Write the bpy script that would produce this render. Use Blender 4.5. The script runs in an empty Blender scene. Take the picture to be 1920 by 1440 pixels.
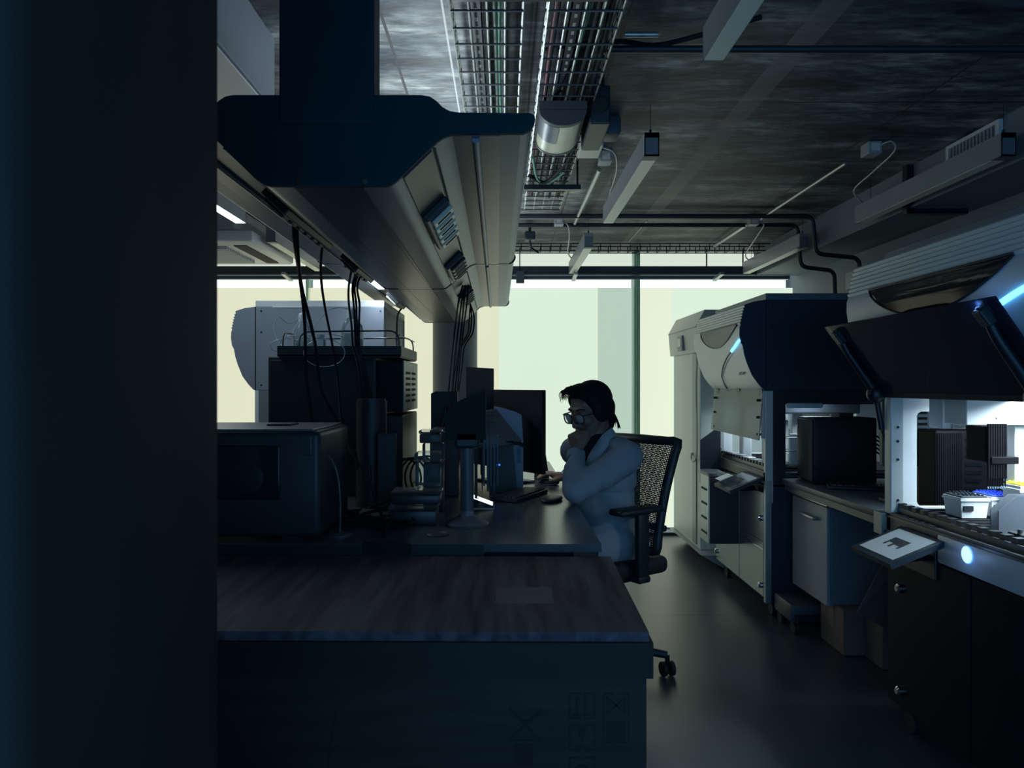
import bpy, bmesh, math, random
from mathutils import Vector, Matrix
random.seed(7)
PI = math.pi
S = bpy.context.scene
COL = S.collection
# ---------------------------------------------------------------- camera, world, exposure
F, CX, CY, H = 1387.0, 944.0, 722.0, 1.22
cd = bpy.data.cameras.new('camera'); cam = bpy.data.objects.new('camera', cd); COL.objects.link(cam)
cam.location = (0, 0, H); cam.rotation_euler = (PI/2, 0, 0)
cd.sensor_width = 36; cd.lens = F/1920*36; cd.clip_start = 0.05
cd.shift_x = (960-CX)/1920; cd.shift_y = -(720-CY)/1920
cd.dof.use_dof = True; cd.dof.focus_distance = 3.3; cd.dof.aperture_fstop = 7.0
S.camera = cam
wd = bpy.data.worlds.new('world'); S.world = wd; wd.use_nodes = True
wd.node_tree.nodes['Background'].inputs[0].default_value = (0.065, 0.175, 0.31, 1)
wd.node_tree.nodes['Background'].inputs[1].default_value = 4.2
S.view_settings.view_transform = 'Standard'; S.view_settings.look = 'None'
S.view_settings.exposure = 0.0; S.view_settings.gamma = 1.0; S.view_settings.use_curve_mapping = False

def W(px, py, Y): return Vector(((px-CX)*Y/F, Y, H-(py-CY)*Y/F))
# ---------------------------------------------------------------- materials
MATS = {}
def P(name, col, rough=.5, metal=0, var=.15, scale=12, bump=0, spec=.5, stretch=None, trans=0, alpha=1, coat=0):
    if name in MATS: return MATS[name]
    m = bpy.data.materials.new(name); m.use_nodes = True; nt = m.node_tree; b = nt.nodes['Principled BSDF']
    b.inputs['Roughness'].default_value = rough; b.inputs['Metallic'].default_value = metal
    b.inputs['Specular IOR Level'].default_value = spec
    if trans: b.inputs['Transmission Weight'].default_value = trans
    if alpha < 1: b.inputs['Alpha'].default_value = alpha
    if coat: b.inputs['Coat Weight'].default_value = coat
    tc = nt.nodes.new('ShaderNodeTexCoord'); mp = nt.nodes.new('ShaderNodeMapping')
    nt.links.new(tc.outputs['Object'], mp.inputs[0])
    if stretch: mp.inputs['Scale'].default_value = stretch
    n = nt.nodes.new('ShaderNodeTexNoise'); n.inputs['Scale'].default_value = scale; n.inputs['Detail'].default_value = 6
    nt.links.new(mp.outputs[0], n.inputs['Vector'])
    r = nt.nodes.new('ShaderNodeValToRGB')
    r.color_ramp.elements[0].position = .3; r.color_ramp.elements[1].position = .7
    r.color_ramp.elements[0].color = [c*(1-var) for c in col]+[1]; r.color_ramp.elements[1].color = [min(1, c*(1+var)) for c in col]+[1]
    nt.links.new(n.outputs['Fac'], r.inputs[0]); nt.links.new(r.outputs[0], b.inputs['Base Color'])
    if bump:
        bp = nt.nodes.new('ShaderNodeBump'); bp.inputs['Strength'].default_value = bump; bp.inputs['Distance'].default_value = .01
        nt.links.new(n.outputs['Fac'], bp.inputs['Height']); nt.links.new(bp.outputs[0], b.inputs['Normal'])
    MATS[name] = m; return m
def E(name, col, strength, var=.04, scale=3):
    if name in MATS: return MATS[name]
    m = bpy.data.materials.new(name); m.use_nodes = True; nt = m.node_tree; b = nt.nodes['Principled BSDF']
    b.inputs['Base Color'].default_value = [c*.25 for c in col]+[1]; b.inputs['Roughness'].default_value = .8
    n = nt.nodes.new('ShaderNodeTexNoise'); n.inputs['Scale'].default_value = scale; n.inputs['Detail'].default_value = 3
    tc = nt.nodes.new('ShaderNodeTexCoord'); nt.links.new(tc.outputs['Object'], n.inputs['Vector'])
    r = nt.nodes.new('ShaderNodeValToRGB')
    r.color_ramp.elements[0].color = [c*(1-var) for c in col]+[1]; r.color_ramp.elements[1].color = [c*(1+var) for c in col]+[1]
    nt.links.new(n.outputs['Fac'], r.inputs[0]); nt.links.new(r.outputs[0], b.inputs['Emission Color'])
    b.inputs['Emission Strength'].default_value = strength
    MATS[name] = m; return m
def concrete():
    m = bpy.data.materials.new('concrete'); m.use_nodes = True; nt = m.node_tree; b = nt.nodes['Principled BSDF']; L = nt.links.new
    g = nt.nodes.new('ShaderNodeNewGeometry'); mp = nt.nodes.new('ShaderNodeMapping'); mp.inputs['Scale'].default_value = (1.0, 3.2, 1)
    L(g.outputs['Position'], mp.inputs[0])
    def noise(sc, det, v):
        n = nt.nodes.new('ShaderNodeTexNoise'); n.inputs['Scale'].default_value = sc; n.inputs['Detail'].default_value = det; n.inputs['Roughness'].default_value = .65; L(v, n.inputs['Vector']); return n.outputs['Fac']
    def ramp(i, stops):
        r = nt.nodes.new('ShaderNodeValToRGB'); e = r.color_ramp.elements
        e[0].position, e[0].color = stops[0][0], (*stops[0][1], 1); e[1].position, e[1].color = stops[-1][0], (*stops[-1][1], 1)
        for p, c in stops[1:-1]:
            x = e.new(p); x.color = (*c, 1)
        L(i, r.inputs[0]); return r.outputs[0]
    def math_(op, a, bb=None):
        k = nt.nodes.new('ShaderNodeMath'); k.operation = op
        for i, v in enumerate((a, bb)):
            if v is None: continue
            if isinstance(v, (int, float)): k.inputs[i].default_value = v
            else: L(v, k.inputs[i])
        return k.outputs[0]
    def mix(f, a, c, mode='MIX'):
        k = nt.nodes.new('ShaderNodeMix'); k.data_type = 'RGBA'; k.blend_type = mode
        for s, v in ((0, f), (6, a), (7, c)):
            if isinstance(v, (int, float)): k.inputs[s].default_value = v
            elif isinstance(v, tuple): k.inputs[s].default_value = (*v, 1)
            else: L(v, k.inputs[s])
        return k.outputs[2]
    base = ramp(noise(1.7, 8, mp.outputs[0]), [(.36, (.018, .022, .030)), (.48, (.066, .082, .104)), (.56, (.16, .175, .185)), (.66, (.36, .38, .38))])
    fine = ramp(noise(10, 8, mp.outputs[0]), [(.38, (.35, .36, .38)), (.60, (1.25, 1.25, 1.25))])
    c = mix(1.0, base, fine, 'MULTIPLY')
    pat = ramp(noise(5.5, 6, g.outputs['Position']), [(.6, (0, 0, 0)), (.7, (1, 1, 1))])
    c = mix(math_('MULTIPLY', pat, .3), c, (.36, .36, .35))
    sp = nt.nodes.new('ShaderNodeSeparateXYZ'); L(g.outputs['Position'], sp.inputs[0])
    x, y = sp.outputs[0], sp.outputs[1]
    def line(v, period, off, half):
        t = math_('FRACT', math_('DIVIDE', math_('SUBTRACT', v, off), period))
        t = math_('MINIMUM', t, math_('SUBTRACT', 1.0, t)); return math_('LESS_THAN', t, half/period)
    c = mix(line(y, 1.15, 2.85, .006), c, (.012, .014, .018))
    c = mix(line(x, 1.226, .367, .004), c, (.03, .03, .034))
    c = mix(math_('MULTIPLY', line(x, 2.45, .95, .045), .55), c, (.23, .23, .23))
    c = mix(math_('MULTIPLY', line(x, 50, -.176, .003), .8), c, (.5, .5, .5))
    c = mix(line(x, 50, -.36, .005), c, (.03, .03, .034))
    L(c, b.inputs['Base Color']); b.inputs['Roughness'].default_value = .55
    bp = nt.nodes.new('ShaderNodeBump'); bp.inputs['Strength'].default_value = .25; bp.inputs['Distance'].default_value = .01
    L(noise(22, 8, mp.outputs[0]), bp.inputs['Height']); L(bp.outputs[0], b.inputs['Normal'])
    return m
def floormat():
    m = bpy.data.materials.new('resin_floor'); m.use_nodes = True; nt = m.node_tree; b = nt.nodes['Principled BSDF']; L = nt.links.new
    g = nt.nodes.new('ShaderNodeNewGeometry')
    n = nt.nodes.new('ShaderNodeTexNoise'); n.inputs['Scale'].default_value = 2.2; n.inputs['Detail'].default_value = 9; n.inputs['Roughness'].default_value = .7
    L(g.outputs['Position'], n.inputs['Vector'])
    r = nt.nodes.new('ShaderNodeValToRGB'); r.color_ramp.elements[0].color = (.048, .060, .080, 1); r.color_ramp.elements[1].color = (.080, .096, .120, 1)
    r.color_ramp.elements[0].position = .3; r.color_ramp.elements[1].position = .7
    L(n.outputs['Fac'], r.inputs[0])
    sp = nt.nodes.new('ShaderNodeSeparateXYZ'); L(g.outputs['Position'], sp.inputs[0])
    a = nt.nodes.new('ShaderNodeMath'); a.operation = 'SUBTRACT'; L(sp.outputs[1], a.inputs[0]); a.inputs[1].default_value = 3.93
    a2 = nt.nodes.new('ShaderNodeMath'); a2.operation = 'ABSOLUTE'; L(a.outputs[0], a2.inputs[0])
    a3 = nt.nodes.new('ShaderNodeMath'); a3.operation = 'LESS_THAN'; L(a2.outputs[0], a3.inputs[0]); a3.inputs[1].default_value = .006
    k = nt.nodes.new('ShaderNodeMix'); k.data_type = 'RGBA'; L(a3.outputs[0], k.inputs[0]); L(r.outputs[0], k.inputs[6]); k.inputs[7].default_value = (.01, .012, .015, 1)
    L(k.outputs[2], b.inputs['Base Color']); b.inputs['Roughness'].default_value = .33; b.inputs['Specular IOR Level'].default_value = .5
    return m
def glassy(name, tint, fac_trans, rough=.05, gloss=(.9, .95, 1)):
    m = bpy.data.materials.new(name); m.use_nodes = True; nt = m.node_tree; L = nt.links.new
    for n in list(nt.nodes):
        if n.type == 'BSDF_PRINCIPLED': nt.nodes.remove(n)
    out = [n for n in nt.nodes if n.type == 'OUTPUT_MATERIAL'][0]
    t = nt.nodes.new('ShaderNodeBsdfTransparent'); t.inputs[0].default_value = (*tint, 1)
    d = nt.nodes.new('ShaderNodeBsdfPrincipled'); d.inputs['Roughness'].default_value = rough
    no = nt.nodes.new('ShaderNodeTexNoise'); no.inputs['Scale'].default_value = 30
    r = nt.nodes.new('ShaderNodeValToRGB'); r.color_ramp.elements[0].color = [c*.8 for c in gloss]+[1]; r.color_ramp.elements[1].color = [*gloss, 1]
    L(no.outputs['Fac'], r.inputs[0]); L(r.outputs[0], d.inputs['Base Color'])
    fr = nt.nodes.new('ShaderNodeFresnel'); fr.inputs[0].default_value = 1.5
    ma = nt.nodes.new('ShaderNodeMath'); ma.operation = 'ADD'; ma.use_clamp = True; L(fr.outputs[0], ma.inputs[0]); ma.inputs[1].default_value = 1-fac_trans
    mx = nt.nodes.new('ShaderNodeMixShader'); L(ma.outputs[0], mx.inputs[0]); L(t.outputs[0], mx.inputs[1]); L(d.outputs[0], mx.inputs[2]); L(mx.outputs[0], out.inputs[0])
    return m
M_CONC = concrete(); M_FLOOR = floormat()
BLACK = P('black_plastic', (.012, .022, .032), .45, 0, .2, 20)
BLACKM = P('black_metal', (.010, .020, .030), .35, .3, .2, 20)
INK = P('dark_matte', (.008, .013, .018), .8, 0, .2, 20)
RUBBER = P('rubber', (.012, .016, .022), .7, 0, .2, 20)
WALLM = P('grey_wall', (.15, .18, .225), .6, 0, .06, 3)
WHITEM = P('white_enamel', (.60, .63, .65), .38, 0, .03, 6)
WHITEP = P('white_panel', (.72, .75, .77), .45, 0, .03, 6)
GREYP = P('grey_paint', (.30, .32, .35), .45, 0, .05, 6)
DARKP = P('dark_grey_paint', (.055, .070, .10), .5, 0, .08, 6)
STEEL = P('brushed_steel', (.42, .45, .46), .35, .8, .08, 30, stretch=(1, 1, 8))
ALU = P('aluminium', (.165, .215, .262), .42, .25, .06, 8, spec=.35)
GALV = P('galvanised_wire', (.40, .43, .42), .4, .8, .15, 30)
CHROME = P('chrome', (.75, .78, .8), .15, 1, .03, 10)
DESKM = P('desk_laminate', (.085, .105, .125), .27, 0, .06, 40)
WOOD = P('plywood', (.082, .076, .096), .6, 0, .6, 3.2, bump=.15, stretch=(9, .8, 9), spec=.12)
WOOD_SHADE = P('plywood_side_shaded', (.018, .016, .016), .65, 0, .35, 4, bump=.15, stretch=(1.2, 6, 9))  # darker copy of the plywood, holding the shade on the crate sides
CARD = P('cardboard', (.20, .145, .12), .8, 0, .1, 14)
STENCIL = P('stencil_ink', (.012, .013, .016), .8, 0, .2, 30)
SKIN = P('skin', (.20, .125, .10), .5, 0, .08, 20)
HAIR = P('hair_black', (.006, .010, .016), .6, 0, .3, 60, spec=.15)
COAT = P('lab_coat_cotton', (.25, .30, .36), .75, 0, .05, 9, bump=.12)
SHIRT = P('black_cotton', (.008, .010, .014), .9, 0, .2, 30)
TROUS = P('dark_trousers', (.03, .036, .05), .85, 0, .2, 30)
GREENC = P('green_cable', (.04, .20, .13), .5, 0, .15, 20)
PINKC = P('pink_cable', (.34, .14, .17), .5, 0, .15, 20)
CLEAR = glassy('clear_plastic', (.88, .92, .94), .93, .12, (.35, .4, .42))
CABLE = P('cable_sheath', (.008, .014, .02), .65, 0, .2, 30, spec=.15)
FROST = glassy('frosted_panel', (.86, .90, .90), .78, .2, (.44, .49, .48))
SMOKE = glassy('smoked_glass', (.55, .57, .62), .86, .12, (.06, .09, .17))
BOTTLE = glassy('bottle_glass', (.90, .95, .97), .84, .05, (.75, .85, .9))
YELLOW = P('yellow_plastic', (.75, .68, .03), .4, 0, .05, 10)
BLUEP = P('blue_plastic', (.02, .06, .5), .4, 0, .05, 10)
LAMPD = P('lamp_diffuser', (.78, .80, .68), .35, 0, .03, 6)
# ---------------------------------------------------------------- mesh builder
class B:
    def __init__(s): s.bm = bmesh.new()
    def _x(s, mat): return mat
    def box(s, x0, x1, y0, y1, z0, z1, bev=0, seg=2):
        return s.obox(((x0+x1)/2, (y0+y1)/2, (z0+z1)/2), (abs(x1-x0), abs(y1-y0), abs(z1-z0)), None, bev, seg)
    def obox(s, c, size, rot=None, bev=0, seg=2):
        m = Matrix.Translation(c) @ (rot.to_4x4() if rot is not None else Matrix.Identity(4)) @ Matrix.Diagonal((*size, 1))
        r = bmesh.ops.create_cube(s.bm, size=1, matrix=m)
        if bev:
            ed = list({e for v in r['verts'] for e in v.link_edges})
            bmesh.ops.bevel(s.bm, geom=ed, offset=min(bev, min(size)*.49), segments=seg, profile=.5, affect='EDGES')
        return s
    def cyl(s, p0, p1, r0, seg=16, r1=None):
        p0, p1 = Vector(p0), Vector(p1); d = p1-p0
        m = Matrix.Translation((p0+p1)/2) @ d.to_track_quat('Z', 'Y').to_matrix().to_4x4()
        bmesh.ops.create_cone(s.bm, cap_ends=True, segments=seg, radius1=r0, radius2=r0 if r1 is None else r1, depth=d.length, matrix=m)
        return s
    def sph(s, c, r, seg=16, rot=None):
        rr = r if isinstance(r, (tuple, list)) else (r, r, r)
        m = Matrix.Translation(c) @ (rot.to_4x4() if rot is not None else Matrix.Identity(4)) @ Matrix.Diagonal((*rr, 1))
        bmesh.ops.create_uvsphere(s.bm, u_segments=seg, v_segments=max(6, seg//2), radius=1, matrix=m); return s
    def tube(s, pts, r, seg=8, smooth=4, closed=False, taper=None):
        pts = [Vector(p) for p in pts]
        if smooth > 1 and len(pts) > 2:
            n = len(pts); out = []
            for i in range(n if closed else n-1):
                g = (lambda k: pts[k % n]) if closed else (lambda k: pts[max(0, min(n-1, k))])
                a, b, c, d = g(i-1), g(i), g(i+1), g(i+2)
                for j in range(smooth):
                    t = j/smooth
                    out.append(.5*((2*b)+(-a+c)*t+(2*a-5*b+4*c-d)*t*t+(-a+3*b-3*c+d)*t**3))
            if not closed: out.append(pts[-1])
            pts = out
        n = len(pts); rings = []
        up = None
        for i in range(n):
            d = (pts[(i+1) % n]-pts[i-1]) if closed else (pts[min(n-1, i+1)]-pts[max(0, i-1)])
            if d.length < 1e-9: d = Vector((0, 0, 1))
            d.normalize()
            if up is None: up = Vector((0, 0, 1)) if abs(d.z) < .9 else Vector((1, 0, 0))
            a = d.cross(up)
            if a.length < 1e-4: a = d.cross(Vector((0, 1, 0)) if abs(d.y) < .9 else Vector((1, 0, 0)))
            a.normalize(); b = a.cross(d); up = b
            rad = r*(1 if taper is None else taper(i/(n-1)))
            rings.append([s.bm.verts.new(pts[i]+a*rad*math.cos(2*PI*k/seg)+b*rad*math.sin(2*PI*k/seg)) for k in range(seg)])
        for i in range(n if closed else n-1):
            q, w = rings[i], rings[(i+1) % n]
            for k in range(seg): s.bm.faces.new((q[k], q[(k+1) % seg], w[(k+1) % seg], w[k]))
        if not closed:
            s.bm.faces.new(rings[0][::-1]); s.bm.faces.new(rings[-1])
        return s
    def lathe(s, c, prof, seg=24, rot=None):
        c = Vector(c); rot = rot or Matrix.Identity(3); rings = []
        for (r, z) in prof:
            rings.append([s.bm.verts.new(c+rot @ Vector((r*math.cos(2*PI*k/seg), r*math.sin(2*PI*k/seg), z))) for k in range(seg)])
        for q, w in zip(rings, rings[1:]):
            for k in range(seg): s.bm.faces.new((q[k], q[(k+1) % seg], w[(k+1) % seg], w[k]))
        s.bm.faces.new(rings[0][::-1]); s.bm.faces.new(rings[-1]); return s
    def prism(s, poly, axis, a0, a1, shear=0):
        def mk(u, v, t):
            if axis == 'y': return (u+shear*(t-a0), t, v)
            if axis == 'x': return (t, u, v)
            return (u, v, t)
        A = [s.bm.verts.new(mk(u, v, a0)) for u, v in poly]; Bv = [s.bm.verts.new(mk(u, v, a1)) for u, v in poly]
        n = len(poly)
        for i in range(n): s.bm.faces.new((A[i], A[(i+1) % n], Bv[(i+1) % n], Bv[i]))
        s.bm.faces.new(A[::-1]); s.bm.faces.new(Bv); return s
    def slab(s, pts, th):
        pts = [Vector(p) for p in pts]; n = (pts[1]-pts[0]).cross(pts[2]-pts[1]).normalized()*th
        A = [s.bm.verts.new(p) for p in pts]; C = [s.bm.verts.new(p+n) for p in pts]; k = len(pts)
        s.bm.faces.new(A[::-1]); s.bm.faces.new(C)
        for i in range(k): s.bm.faces.new((A[i], A[(i+1) % k], C[(i+1) % k], C[i]))
        return s
    def frame(s, axis, t0, t1, u0, u1, v0, v1, cu0, cu1, cv0, cv1):
        # rectangular plate with a rectangular hole
        def bx(a, b, c, d):
            if b-a < 1e-5 or d-c < 1e-5: return
            if axis == 'y': s.box(a, b, t0, t1, c, d)
            elif axis == 'x': s.box(t0, t1, a, b, c, d)
            else: s.box(a, b, c, d, t0, t1)
        bx(u0, cu0, v0, v1); bx(cu1, u1, v0, v1); bx(cu0, cu1, v0, cv0); bx(cu0, cu1, cv1, v1); return s
    def build(s, name, mat, parent=None, smooth=None, keep=False):
        bm = s.bm; bmesh.ops.recalc_face_normals(bm, faces=bm.faces)
        me = bpy.data.meshes.new(name)
        org = Vector((0, 0, 0))
        if not keep and bm.verts:
            xs = [v.co.x for v in bm.verts]; ys = [v.co.y for v in bm.verts]; zs = [v.co.z for v in bm.verts]
            org = Vector(((min(xs)+max(xs))/2, (min(ys)+max(ys))/2, min(zs)))
            bmesh.ops.translate(bm, vec=-org, verts=bm.verts)
        bm.to_mesh(me); bm.free()
        return link(name, me, mat, parent, smooth, org)
def link(name, me, mat, parent=None, smooth=None, org=Vector((0, 0, 0))):
    if smooth is not None:
        me.polygons.foreach_set('use_smooth', [True]*len(me.polygons)); me.set_sharp_from_angle(angle=math.radians(smooth))
    me.materials.append(mat)
    o = bpy.data.objects.new(name, me); COL.objects.link(o); o.location = org
    if parent is not None:
        o.parent = parent; o.matrix_parent_inverse = winv(parent)
    return o
WORLD = {}
def winv(p):
    m = Matrix.Identity(4)
    while p is not None:
        pass_m = p.matrix_parent_inverse @ Matrix.LocRotScale(p.location, p.rotation_euler, p.scale) if p.parent else Matrix.LocRotScale(p.location, p.rotation_euler, p.scale)
        m = pass_m @ m; p = p.parent
    return m.inverted()
def tag(o, label, cat, group=None, kind=None):
    o['label'] = label; o['category'] = cat
    if group: o['group'] = group
    if kind: o['kind'] = kind
    return o
def thing(name, loc, label, cat, group=None):
    o = bpy.data.objects.new(name, None); COL.objects.link(o); o.location = loc; o.empty_display_size = .05
    return tag(o, label, cat, group)
def struct(name, b, mat, smooth=None):
    o = b.build(name, mat, None, smooth, keep=True); o['kind'] = 'structure'; return o
def dup(root, delta, label, group=None):
    c = root.copy(); COL.objects.link(c); c.location = root.location+Vector(delta); c['label'] = label
    if group: c['group'] = group
    def rec(src, dst):
        for ch in list(src.children):
            k = ch.copy(); COL.objects.link(k); k.parent = dst; k.matrix_parent_inverse = ch.matrix_parent_inverse.copy()
            rec(ch, k)
    rec(root, c); return c
def text_mesh(txt, size, loc, rot, name, mat, parent, extrude=.0004):
    cu = bpy.data.curves.new(name, 'FONT'); cu.body = txt; cu.size = size; cu.extrude = extrude; cu.align_x = 'CENTER'; cu.align_y = 'CENTER'
    t = bpy.data.objects.new(name+'_tmp', cu); COL.objects.link(t)
    dg = bpy.context.evaluated_depsgraph_get(); me = bpy.data.meshes.new_from_object(t.evaluated_get(dg))
    bpy.data.objects.remove(t)
    me.transform(Matrix.Translation(loc) @ rot.to_4x4())
    me.name = name; me.materials.clear()
    return link(name, me, mat, parent)
def area(name, loc, rot, sx, sy, power, col, parent=None, spread=PI):
    l = bpy.data.lights.new(name, 'AREA'); l.spread = spread; l.shape = 'RECTANGLE'; l.size = sx; l.size_y = sy; l.energy = power; l.color = col
    o = bpy.data.objects.new(name, l); COL.objects.link(o); o.location = loc; o.rotation_euler = rot
    if parent is not None:
        o.parent = parent; o.matrix_parent_inverse = winv(parent)
    return o
# ---------------------------------------------------------------- room shell
CZ, BY = 2.31, 6.05
struct('floor', B().box(-4, 3.2, -1.2, 6.6, -.1, 0), M_FLOOR)
struct('ceiling', B().box(-4, 3.2, -1.2, 6.6, CZ, CZ+.15), M_CONC)
struct('wall_right', B().box(2.38, 2.5, -1.2, 6.3, 0, CZ), WALLM)
struct('trim_1', B().box(2.03, 2.38, -1.2, 6.0, 2.104, CZ).box(2.018, 2.034, -1.2, 5.9, 2.098, 2.112), WALLM)
struct('trim_3', B().box(-1.05, -.73, .72, 2.32, 2.08, 2.085), WHITEM)
struct('wall_left', B().box(-3.6, -3.5, -1.2, 1.2, 0, CZ).box(-3.6, -3.5, 4.8, 6.3, 0, CZ).box(-3.6, -3.5, 1.2, 4.8, 0, 1.7).box(-3.6, -3.5, 1.2, 4.8, 2.25, CZ).box(-3.6, -3.5, 1.2, 2.2, 1.7, 2.25), WALLM)
struct('window_3', B().box(-3.56, -3.54, 2.2, 4.8, 1.7, 2.25), E('left_window_glass', (.86, 1.0, .97), .8, .03))
struct('wall_front', B().box(-3.5, -.82, .60, .95, 0, CZ), WALLM)
struct('trim_2', B().box(-1.05, -.72, .7, 2.33, 2.085, CZ, .004), WALLM)
struct('wall_back', B().box(-3.5, 2.5, BY+.12, BY+.2, 0, CZ).box(-3.5, 2.5, BY-.02, BY+.12, 0, .012), WALLM)
struct('baseboard_back', B().box(-3.5, 2.38, BY-.05, BY-.03, .0, .022), BLACK)
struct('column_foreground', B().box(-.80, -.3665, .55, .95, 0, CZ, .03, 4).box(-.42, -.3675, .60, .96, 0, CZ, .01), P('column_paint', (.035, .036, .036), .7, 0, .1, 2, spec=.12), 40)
struct('column_round', B().cyl((-.374, 5.72, 0), (-.374, 5.72, CZ), .172, 48), P('column_concrete', (.23, .24, .25), .6, 0, .12, 5, bump=.1), 40)
# window glazing and blinds
SKYG = E('daylit_glass', (.86, 1.0, .97), 1.15, .03)
gl = B()
for a, b in ((-3.5, -1.62), (-1.58, 1.06), (1.115, 2.34)): gl.box(a, b, BY+.085, BY+.1, .02, CZ)
struct('window_1', gl, SKYG)
def px2x(px, Y): return (px-CX)*Y/F
cols = {'y': (.82, .84, .62), 'g': (.72, .86, .70), 'd': (.50, .64, .53), 'w': (.80, .86, .68)}
def blind(a, b, key, st, label, z0=.03, ztop=2.02, y=BY+.04):
    x0, x1 = px2x(a, BY), px2x(b, BY)
    r = thing('roller_blind', ((x0+x1)/2, y, z0), label, 'blind', 'roller blinds on the window wall')
    B().box(x0, x1, y, y+.006, z0+.02, ztop).build('fabric', E('blind_cloth_'+key, cols[key], st, .03, 1.2), r)
    B().box(x0, x1, y-.006, y+.008, z0, z0+.02, .004).build('bottom_bar', STEEL, r)
    return r
blind(150, 568, 'y', .90, 'backlit cream roller blind, leftmost, behind the white benchtop analyser')
blind(576, 936, 'y', .92, 'backlit cream roller blind behind the round concrete column')
blind(936, 1122, 'g', .97, 'pale green backlit roller blind directly behind the seated person')
blind(1122, 1186, 'd', .93, 'narrow dimmer grey green blind strip left of the slim mullion')
blind(1200, 1262, 'w', .97, 'narrow bright roller blind strip just right of the slim mullion')
blind(1262, 1496, 'g', .93, 'backlit pale roller blind behind the white incubator tower, rightmost')
up = B()
for a, b in ((150, 568), (576, 1186), (1200, 1480)): up.box(px2x(a, BY), px2x(b, BY), BY+.03, BY+.04, 2.085, CZ)
tag(up.build('window_valance', E('blind_cloth_top', (.74, .84, .72), .9, .03)), 'pale backlit valance cloth above the dark window beam', 'valance')
struct('window_2', B().box(1.065, 1.078, BY-.03, BY+.1, 0, CZ).box(1.097, 1.112, BY-.03, BY+.1, 0, CZ).box(1.078, 1.097, BY-.005, BY+.1, 0, CZ).box(-1.615, -1.59, BY-.01, BY+.1, 0, CZ).cyl((1.088, BY-.02, 1.0), (1.088, BY-.02, 2.0), .004, 8), glassy('mullion_profile', (.88, .95, .92), .86, .3, (.45, .58, .52)))
# dark beam and rail across the window
r = thing('window_beam', (0, 5.95, 2.08), 'long dark horizontal service beam hung across the window wall', 'beam')
B().box(-3.5, 2.3, 5.93, 6.0, 2.105, 2.175, .01).build('beam_body', P('beam_paint', (.055, .07, .08), .5, .2, .1, 8), r)
for k, (z, rr) in enumerate(((2.093, .008), (2.078, .009))): B().cyl((-3.5, 5.95, z), (2.3, 5.95, z), rr, 10).build('rail', ALU, r)
for px in (1092, 1160): B().cyl((px2x(px+233, 5.95), 5.95, 2.17), (px2x(px+233, 5.95), 5.95, CZ), .006, 8).build('hanger_rod', BLACKM, r)
for px in (1075, 1340, 545): B().obox((px2x(px, 5.9), 5.8, 2.07), (.03, .22, .02), Matrix.Rotation(-.1, 3, 'X')).build('bracket', STEEL, r)
# ---------------------------------------------------------------- overhead service wing
Y1, YJ, Y2, SH = 1.65, 3.43, 5.28, -.008
XC = (614-CX)*Y1/F
def wp(px, py, inset=0): return ((px-614)*Y1/F, H-(py-CY)*Y1/F)
half = [(790, 178), (806, 181), (818, 189), (830, 201), (843, 208), (860, 211), (994, 212), (1002, 216), (1004, 224), (1002, 233), (994, 244), (982, 250), (862, 250), (846, 252), (832, 257), (820, 265), (744, 339), (734, 346), (722, 349)]
hp = [wp(*p) for p in half]
full = hp+[(-u, v) for u, v in hp[::-1]]
def sc(poly, k):
    cz = 1.82; return [(XC+u*k, cz+(v-cz)*k) for u, v in poly]
r = thing('service_wing', (XC, 3.4, 1.66), 'long grey aluminium service wing hung above the bench, with shade-coloured end plate', 'ceiling service unit')
B().prism(sc(full, .985), 'y', Y1+.012, YJ-.004, SH).build('wing_body', ALU, r, 25)
B().prism([(u+SH*(YJ-Y1), v) for u, v in sc(full, .985)], 'y', YJ+.004, Y2-.01, SH).build('wing_body', ALU, r, 25)
END_SHADE = P('end_plate_shade', (.002, .030, .042), .6, 0, .1, 6, spec=.15)  # near-black colour carries the shade on faces turned from the window
B().prism(sc(full, 1.0), 'y', Y1, Y1+.012).build('end_plate', END_SHADE, r)
B().prism([(u+SH*(YJ-Y1), v) for u, v in sc(full, 1.0)], 'y', YJ-.006, YJ+.006).build('joint_seam', INK, r)
B().prism([(u+SH*(Y2-Y1), v) for u, v in sc(full, 1.0)], 'y', Y2-.012, Y2).build('end_plate', INK, r)
B().box(XC-.108, XC+.104, Y1-.004, Y1+.08, 1.80, CZ, .006).build('hanging_post', END_SHADE, r)
# added dark sheets: shade under the wing and its shelves put into colour
UNDER_SHADE = P('underside_shade', (.022, .038, .062), .36, .0, .06, 6, spec=.28)
SHELF_SHADE = P('shelf_shade', (.13, .15, .17), .36, .1, .06, 6, spec=.5)
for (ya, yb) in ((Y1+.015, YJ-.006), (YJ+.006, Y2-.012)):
    for nm, u0, u1, z0, mt in (('underside_shade_sheet', -.078, .078, 1.6632, UNDER_SHADE), ('shelf_shade_sheet', .235, .385, 1.7805, SHELF_SHADE), ('shelf_shade_sheet', -.385, -.235, 1.7805, SHELF_SHADE)):
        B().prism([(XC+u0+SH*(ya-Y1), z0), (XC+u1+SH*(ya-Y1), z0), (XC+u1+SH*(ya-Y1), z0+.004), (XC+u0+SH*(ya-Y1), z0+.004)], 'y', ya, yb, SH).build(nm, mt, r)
for px in (560, 685):
    B().cyl((XC+(px-614)*Y1/F, Y1-.006, 1.672), (XC+(px-614)*Y1/F, Y1+.002, 1.672), .006, 10).build('bolt', CHROME, r)
def onwing(u, v, y, off=0): return Vector((XC+u+SH*(y-Y1), y, v))
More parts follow.
